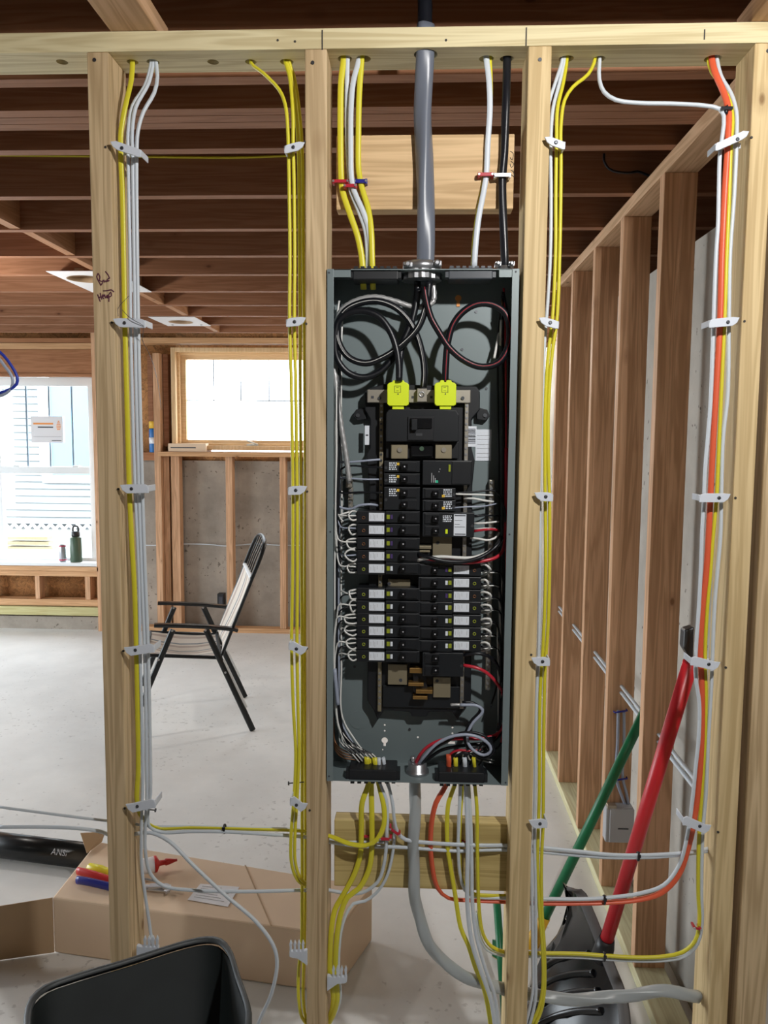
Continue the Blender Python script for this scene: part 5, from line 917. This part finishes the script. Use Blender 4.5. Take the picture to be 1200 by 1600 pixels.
# ------------------------------------------------------------------ floor things behind the wall
# cardboard box
z0b, z1b = .002, .18
FL, FR, BR, BL = Vector((-1.10, 2.26, 0)), Vector((-.222, 2.125, 0)), Vector((-.13, 2.375, 0)), Vector((-1.10, 2.60, 0))
cb = root('cardboard_box', (-.65, 2.35, 0), 'large flat cardboard box lying on the floor with tools on top', 'cardboard box')
up = Vector((0, 0, 1))
m = MB(); q4 = [FL, FR, BR, BL]; m.prism([p+up*z0b for p in q4], up*(z1b-z0b)); build(m, 'body', 'card', cb, .006, False)
m = MB().prism([p+up*(z1b+.0005) for p in (BL.lerp(BR, .56), BL.lerp(BR, .565), FL.lerp(FR, .79), FL.lerp(FR, .785))], up*.0008)
build(m, 'top_seam', 'cardd', cb, smooth=False)
def flap(pts, nm, nv): build(MB().prism(pts, nv), nm, 'cardd', cb, .001, False)  # flaps in darker board: their shadow is put into the colour
flap([FL+up*.002, FL+up*.178, FL+Vector((-.33, -.1, .165)), FL+Vector((-.33, -.1, .002))], 'side_flap', (0, .004, 0))
a, b = WZ(126, 1344, .18), WZ(172, 1318, .18)
flap([BL.lerp(FL, .25)+up*.181, BL.lerp(FL, .02)+Vector((.02, 0, .181)), BL+Vector((.03, .0, .215)), W(126, 1302, BL.lerp(FL, .25).y)], 'upright_flap', (-.003, .003, 0))
pa = [WZ(*p, .1815) for p in ((313, 1381), (374, 1386), (356, 1417), (293, 1406))]
lb = build(MB().prism(pa, up*.0006), 'shipping_label', 'paper', cb, smooth=False)
for i in range(6):
    f0, f1 = pa[0].lerp(pa[3], .15+.13*i), pa[1].lerp(pa[2], .15+.13*i); u = (f1-f0); build(MB().tube([f0+u*.1+up*.0008, f0+u*(.6+.25*((i*7) % 3)/2)+up*.0008], .0009, .0003, (0, 0, 1), k=4), 'printed_line', 'jbox', lb)
ZT = .182
def wz(x, y, dz=0): return WZ(x, y, ZT+dz)
# screwdriver, pliers, caulk tube, wrench pliers
sd = root('screwdriver', wz(156, 1357), 'yellow handled screwdriver on the cardboard box behind the handwritten stud', 'screwdriver')
a, b = wz(137, 1355, .014), wz(176, 1363, .014); u = (b-a).normalized()
build(MB().lathe(a, u, [(.008, 0), (.0145, .006), (.015, .05), (.011, .07), (.014, .085), (.012, .1)], 10), 'handle', 'sdy', sd); build(MB().cyl(a+u*.1, a+u*.26, .0035, k=10), 'shaft', 'steel', sd)
pr = root('pliers', wz(160, 1372), 'pliers with one red and one blue grip on the cardboard box', 'pliers')
for mat, p, q_, nm in (('plred', (122, 1361), (178, 1377), 'red_grip'), ('plblue', (121, 1375), (178, 1387), 'blue_grip')):
    a, b = wz(p[0], p[1], .016), wz(q_[0], q_[1], .014); build(MB().tube([a, a.lerp(b, .3)+Vector((0, -.003, .004)), b], .013, .009, (0, 0, 1), k=12), nm, mat, pr)
a, b = wz(176, 1381, .013), wz(262, 1390, .012)
build(MB().tube([a, b], .012, .006, (0, 1, 0), k=10), 'steel_arm', 'steel', pr)
j = wz(258, 1388, .014)
build(MB().prism([j+Vector(v) for v in ((-.05, .012, 0), (.0, .016, 0), (.018, .006, 0), (.022, -.02, 0), (.012, -.034, 0), (.008, -.012, 0), (-.01, -.006, 0), (-.05, -.01, 0))], up*.008), 'jaw', 'steel', pr, .001, False)
tw = root('hand_tool', wz(275, 1389), 'dark slim tool shaft poking out past the pliers jaw', 'tool'); build(MB().cyl(wz(240, 1383, .01), wz(281, 1389, .01), .004, k=10), 'shaft', 'frame', tw); build(MB().cyl(wz(281, 1389, .01), wz(283, 1389.3, .01), .0045, k=10), 'tip', 'nail', tw)
ct = root('caulk_tube', wz(235, 1352), 'white caulk tube with a red nozzle on the cardboard box', 'caulk tube')
a, b = wz(180, 1362, .026), wz(243, 1350, .026); u = (b-a).normalized()
build(MB().lathe(a, u, [(.02, 0), (.024, .003), (.024, (b-a).length-.002), (.02, (b-a).length)], 20), 'tube', 'paper', ct)
build(MB().lathe(b, u, [(.0255, -.004), (.0255, .004), (.009, .012), (.008, .028), (.011, .032), (.009, .045), (.005, .06), (.004, .068)], 16), 'nozzle', 'plred', ct)
# black pipe
a, b = WZ(-60, 1322, .07), WZ(132, 1345, .07); a.z = b.z = .058
a = WZ(-80, 1310, .055); b = WZ(150, 1339, .055); u = (b-a).normalized()
pp = root('black_pipe', a.lerp(b, .5), 'black plastic pipe with white lettering lying behind the cardboard box', 'pipe')
build(MB().cyl(a, b, .045, k=28), 'pipe', 'pipe', pp)
fcur = bpy.data.curves.new('txt', 'FONT'); fcur.body = 'ANSI'; fcur.size = .03; fcur.extrude = .0004; fo = bpy.data.objects.new('txt', fcur); COL.objects.link(fo)
bpy.context.view_layer.update(); tm = bpy.data.meshes.new_from_object(fo.evaluated_get(bpy.context.evaluated_depsgraph_get())); bpy.data.objects.remove(fo)
vw = (EYE-b); vw = (vw-u*vw.dot(u)).normalized(); v_ = u.cross(vw)*-1
org = WZ(84, 1337, .055); org = a+u*(org-a).dot(u); 
mm = MB(); mm.v = [org+u*p.co.x+v_*(p.co.y-.01)+vw*(.0455-(p.co.y-.01)**2/.09+p.co.z) for p in tm.vertices]; mm.f = [tuple(p.vertices) for p in tm.polygons]
build(mm, 'lettering', 'jbox', pp, smooth=False)
# folding chair (side on)
A, B = WZ(395, 1142, 0), WZ(383, 1090, 0)
wv = (B-A).normalized(); sd_ = Vector((wv.y, -wv.x, 0))   # across, along
def onplane(x, y, p, n): d = ray(x, y); return EYE+d*((p-EYE).dot(n)/d.dot(n))
N_ = lambda x, y: onplane(x, y, A, wv)
cr_ = root('folding_chair', (A+B)/2+sd_*-.3, 'dark framed folding armchair with striped sling standing on the bare floor', 'chair')
wd_ = wv*(B-A).length
def bar(p, q, r, nm, mat='frame', r2=None): return build(MB().tube([p, q], r, r2 or r, ref=wv, k=8, smooth=False), nm, mat, cr_)
for side in (0, 1):
    o = wd_*side
    bar(N_(322, 984)+o, A+o+up*.004, .011, 'rear_leg', r2=.016)
    bar(N_(270, 984)+o, N_(212, 1122)+o, .011, 'front_leg', r2=.015)
    arm = MB(); P_ = [N_(241, 977)+o, N_(262, 977)+o, N_(320, 979)+o, N_(366, 983)+o, N_(371, 985)+o]
    arm.sweep(P_, [(-.024, -.007), (.024, -.007), (.026, .004), (.018, .009), (-.018, .009), (-.026, .004)], wv); build(arm, 'armrest', 'armg', cr_, smooth=False)
    bar(N_(347, 1026)+o+wv*(.03-.06*side), N_(395, 905)+o+wv*(.03-.06*side), .009, 'back_post', 'frame')
    bar(N_(228, 1026)+o+wv*(.03-.06*side), N_(345, 1030)+o+wv*(.03-.06*side), .01, 'seat_rail', 'frame')
    bar(N_(349, 1031)+o, N_(385, 1105)+o, .008, 'rear_link', 'vinyl')
    for (x, y) in ((269, 985), (321, 984), (248, 1030), (352, 1050)):
        q = N_(x, y)+o-wv*.012; build(MB().cyl(q, q+wv*.004, .006, k=8), 'rivet', 'steel', cr_)
# sling: seat and back
def slingmb(rows, sag):
    m = MB(); n = 10; V = []; uv = []
    for r_, (p, q) in enumerate(rows):
        for i in range(n+1): s_ = i/n; V.append(p.lerp(q, s_)+sag*(math.sin(math.pi*s_))*(math.sin(math.pi*r_/(len(rows)-1))*.6+.4)); uv.append((s_, r_/(len(rows)-1)))
    nv = len(V); V2 = V+[v-Vector((0, 0, .003)) for v in V]; F = []
    for r_ in range(len(rows)-1):
        for i in range(n): a = r_*(n+1)+i; b = a+1; c = b+n+1; d_ = a+n+1; F += [(a, b, c, d_), (a+nv, d_+nv, c+nv, b+nv)]
    m.add(V2, F); m.uv = uv+uv; return m
k0 = wv*.03; k1 = wd_-wv*.03
rows = [(N_(x, y)+k0, N_(x, y)+k1) for x, y in ((226, 1024), (250, 1026), (280, 1028), (310, 1029), (344, 1028))]
build(slingmb(rows, Vector((0, 0, -.04))), 'seat', 'sling', cr_)
rows = [(N_(x, y)+k0, N_(x, y)+k1) for x, y in ((346, 1022), (358, 990), (371, 958), (383, 930), (393, 904))]
build(slingmb(rows, sd_*.04), 'backrest', 'sling', cr_)
P0, P1 = N_(394, 906)+k0, N_(394, 906)+k1; tt = (N_(412, 862)-N_(394, 906))
build(MB().tube([P0, P0+tt*.75, P0+tt*1.1+wv*.03, P0+tt*1.28+wv*.12, P1+tt*1.28-wv*.12, P1+tt*1.1-wv*.03, P1+tt*.75, P1], .011, .008, ref=sd_, k=10), 'head_frame', 'frame', cr_)
for f_ in (.25, .42, .58, .75): q = P0.lerp(P1, f_); build(MB().tube([q+tt*.1, q+tt*.6+wv*.02, q+tt*1.25], .004, k=6), 'head_spindle', 'frame', cr_)
build(MB().tube([P0, P1], .012, .01, k=8), 'head_bar', 'vinyl', cr_)
bar(N_(228, 1026)+k0, N_(228, 1026)+k1, .01, 'front_rail'); bar(N_(345, 1029)+k0, N_(345, 1029)+k1, .01, 'rear_rail')

# shovels leaning on the side wall
def pole(p, q, r, nm, mat, par): return build(MB().cyl(p, q, r, k=20), nm, mat, par)
sh = root('snow_shovel', WZ(950, 1500, 0), 'black snow shovel with a thick red handle leaning by the side wall', 'snow shovel')
a, b = W(1079, 1035, 1.72), W(945, 1478, 1.92); u = (a-b).normalized()
pole(b, a, .0165, 'handle', 'redp', sh)
g = a+u*.01
build(MB().prism([W(1068, 1012, 1.72), W(1083, 1037, 1.72), W(1085, 980, 1.73), W(1070, 985, 1.73)], (0, .03, 0)), 'grip', 'black', sh, .003, False)
yb_ = 1.92
ht = W(950, 1480, yb_)
build(MB().lathe(b-u*.05, u, [(.014, 0), (.026, .01), (.024, .05), (.019, .075)], 16), 'socket', 'black', sh)
# blade: curved ribbed scoop
def Bp(x, y, Y): return W(x, y, Y)
top = [(964, 1389, 1.98), (946, 1440, 1.90), (945, 1465, 1.86), (958, 1520, 1.80), (972, 1570, 1.74), (976, 1640, 1.70)]
lef = [(886, 1389, 2.02), (893, 1425, 2.0), (880, 1455, 2.02), (852, 1490, 2.05), (835, 1530, 2.05), (820, 1570, 2.03)]
m = MB(); rings = []
rim = [(886, 1388, 2.0), (905, 1395, 1.99), (920, 1425, 1.96), (935, 1462, 1.93), (945, 1490, 1.91), (957, 1520, 1.88), (968, 1548, 1.85), (975, 1580, 1.82), (977, 1620, 1.78)]
inn = [(884, 1392, 2.06), (888, 1430, 2.12), (872, 1463, 2.16), (850, 1490, 2.16), (838, 1520, 2.14), (828, 1550, 2.10), (822, 1580, 2.05), (820, 1610, 2.0), (818, 1650, 1.95)]
n = 9; V = []
for (r_, i_) in zip(rim, inn):
    p, q = W(*r_), W(*i_)
    for j in range(n): s_ = j/(n-1); V.append(p.lerp(q, s_)+Vector((0, .05*math.sin(math.pi*s_), -.012*math.sin(math.pi*s_)))+Vector((0, .008*math.cos(8*math.pi*s_), 0)))
nv = len(V); F = []
for i in range(len(rim)-1):
    for j in range(n-1): a_ = i*n+j; F += [(a_, a_+1, a_+n+1, a_+n), (a_+nv, a_+n+nv, a_+n+1+nv, a_+1+nv)]
m.add(V+[v+Vector((0, .004, 0)) for v in V], F); build(m, 'blade', 'blackg', sh)
P_ = [W(*p) for p in rim]
build(MB().tube(P_, .014, .004, ref=(1, -.6, 0), k=8), 'blade_edge', 'edgeg', sh)
for i_ in (4, 5, 6, 7):
    p, q = W(*rim[i_]), W(*inn[i_]); P_ = [p.lerp(q, s_)+Vector((0, .05*math.sin(math.pi*s_)-.006, -.012*math.sin(math.pi*s_))) for s_ in (.18, .35, .5, .65, .85)]
    build(MB().tube(P_, .010, .007, k=10, ref=(0, 0, 1)), 'blade_rib', 'blackg', sh)
gb = root('push_broom', WZ(845, 1460, 0), 'broom with a long green handle and yellow socket leaning by the side wall', 'broom')
a, b = W(1024, 1078, 2.42), W(843, 1450, 2.38)
pole(b, a, .0155, 'handle', 'greenp', gb)
c_ = W(824, 1488, 2.38)
build(MB().lathe(c_, (b-c_).normalized(), [(.024, 0), (.026, .02), (.018, .1), (.017, .13)], 16), 'socket', 'yferr', gb)
p0, p1 = W(778, 1500, 2.30), W(835, 1505, 2.45)
hd = MB().obox((p0+p1)/2+Vector((0, 0, -.02)), (p1-p0)/2, Vector((.02, -.02, 0)), Vector((0, 0, .02))); build(hd, 'head_block', 'yferr', gb, .003)
c2 = (p0+p1)/2; build(MB().obox(Vector((c2.x, c2.y, c2.z/2-.02)), (p1-p0)/2*.97, Vector((.018, -.018, 0)), Vector((0, 0, c2.z/2-.021))), 'bristle_block', 'greenp', gb)
# a second green pole standing behind the knotty stud
a, b = W(777, 1405, 2.25), W(786, 1530, 2.3); 
tag(build(MB().cyl(WZ(790, 1600, .0), W(776, 1405, 2.2), .011, k=14), 'green_stake', 'greenp'), 'green stake standing behind the knotty stud below the panel', 'stake')
# black bin in front
zr_ = .60
rimp = [(46, 1640), (42, 1590), (50, 1560), (72, 1541), (110, 1527), (200, 1500), (290, 1472), (322, 1466), (343, 1469), (358, 1484), (372, 1525), (389, 1580), (385, 1610), (360, 1650)]
R_ = [WZ(x, y, zr_) for x, y in rimp]
nearc = Vector((-.46, 1.17, 0))
# close the loop toward the viewer as a rounded rectangle
fl_, fr_ = R_[0], R_[-1]
extra = [fr_+Vector((-.05, -.05, 0)), fr_.lerp(fl_, .35)+Vector((-.02, -.10, 0)), fr_.lerp(fl_, .7)+Vector((0, -.08, 0)), fl_+Vector((.03, -.04, 0))]
loop = R_+extra
sm = crom(loop+[loop[0]], .02)[:-1]
ctr = Vector((sum(p.x for p in sm)/len(sm), sum(p.y for p in sm)/len(sm), 0))
def scal(f, z): return [Vector((ctr.x+(p.x-ctr.x)*f, ctr.y+(p.y-ctr.y)*f, z)) for p in sm]
bn = root('waste_bin', (ctr.x, ctr.y, 0), 'dusty black plastic bin standing in front of the handwritten stud', 'bin')
build(MB().skin([scal(.72, .004), scal(.985, zr_-.012)][::1]+[scal(.97, zr_-.012), scal(.71, .012)], True), 'body', 'bin', bn)
rimm = MB(); rr = [scal(1.02, zr_-.014), scal(1.03, zr_-.004), scal(1.02, zr_+.002), scal(.975, zr_+.002), scal(.965, zr_-.004)]
rimm.skin(rr, False); build(rimm, 'rim', 'binrim', bn)
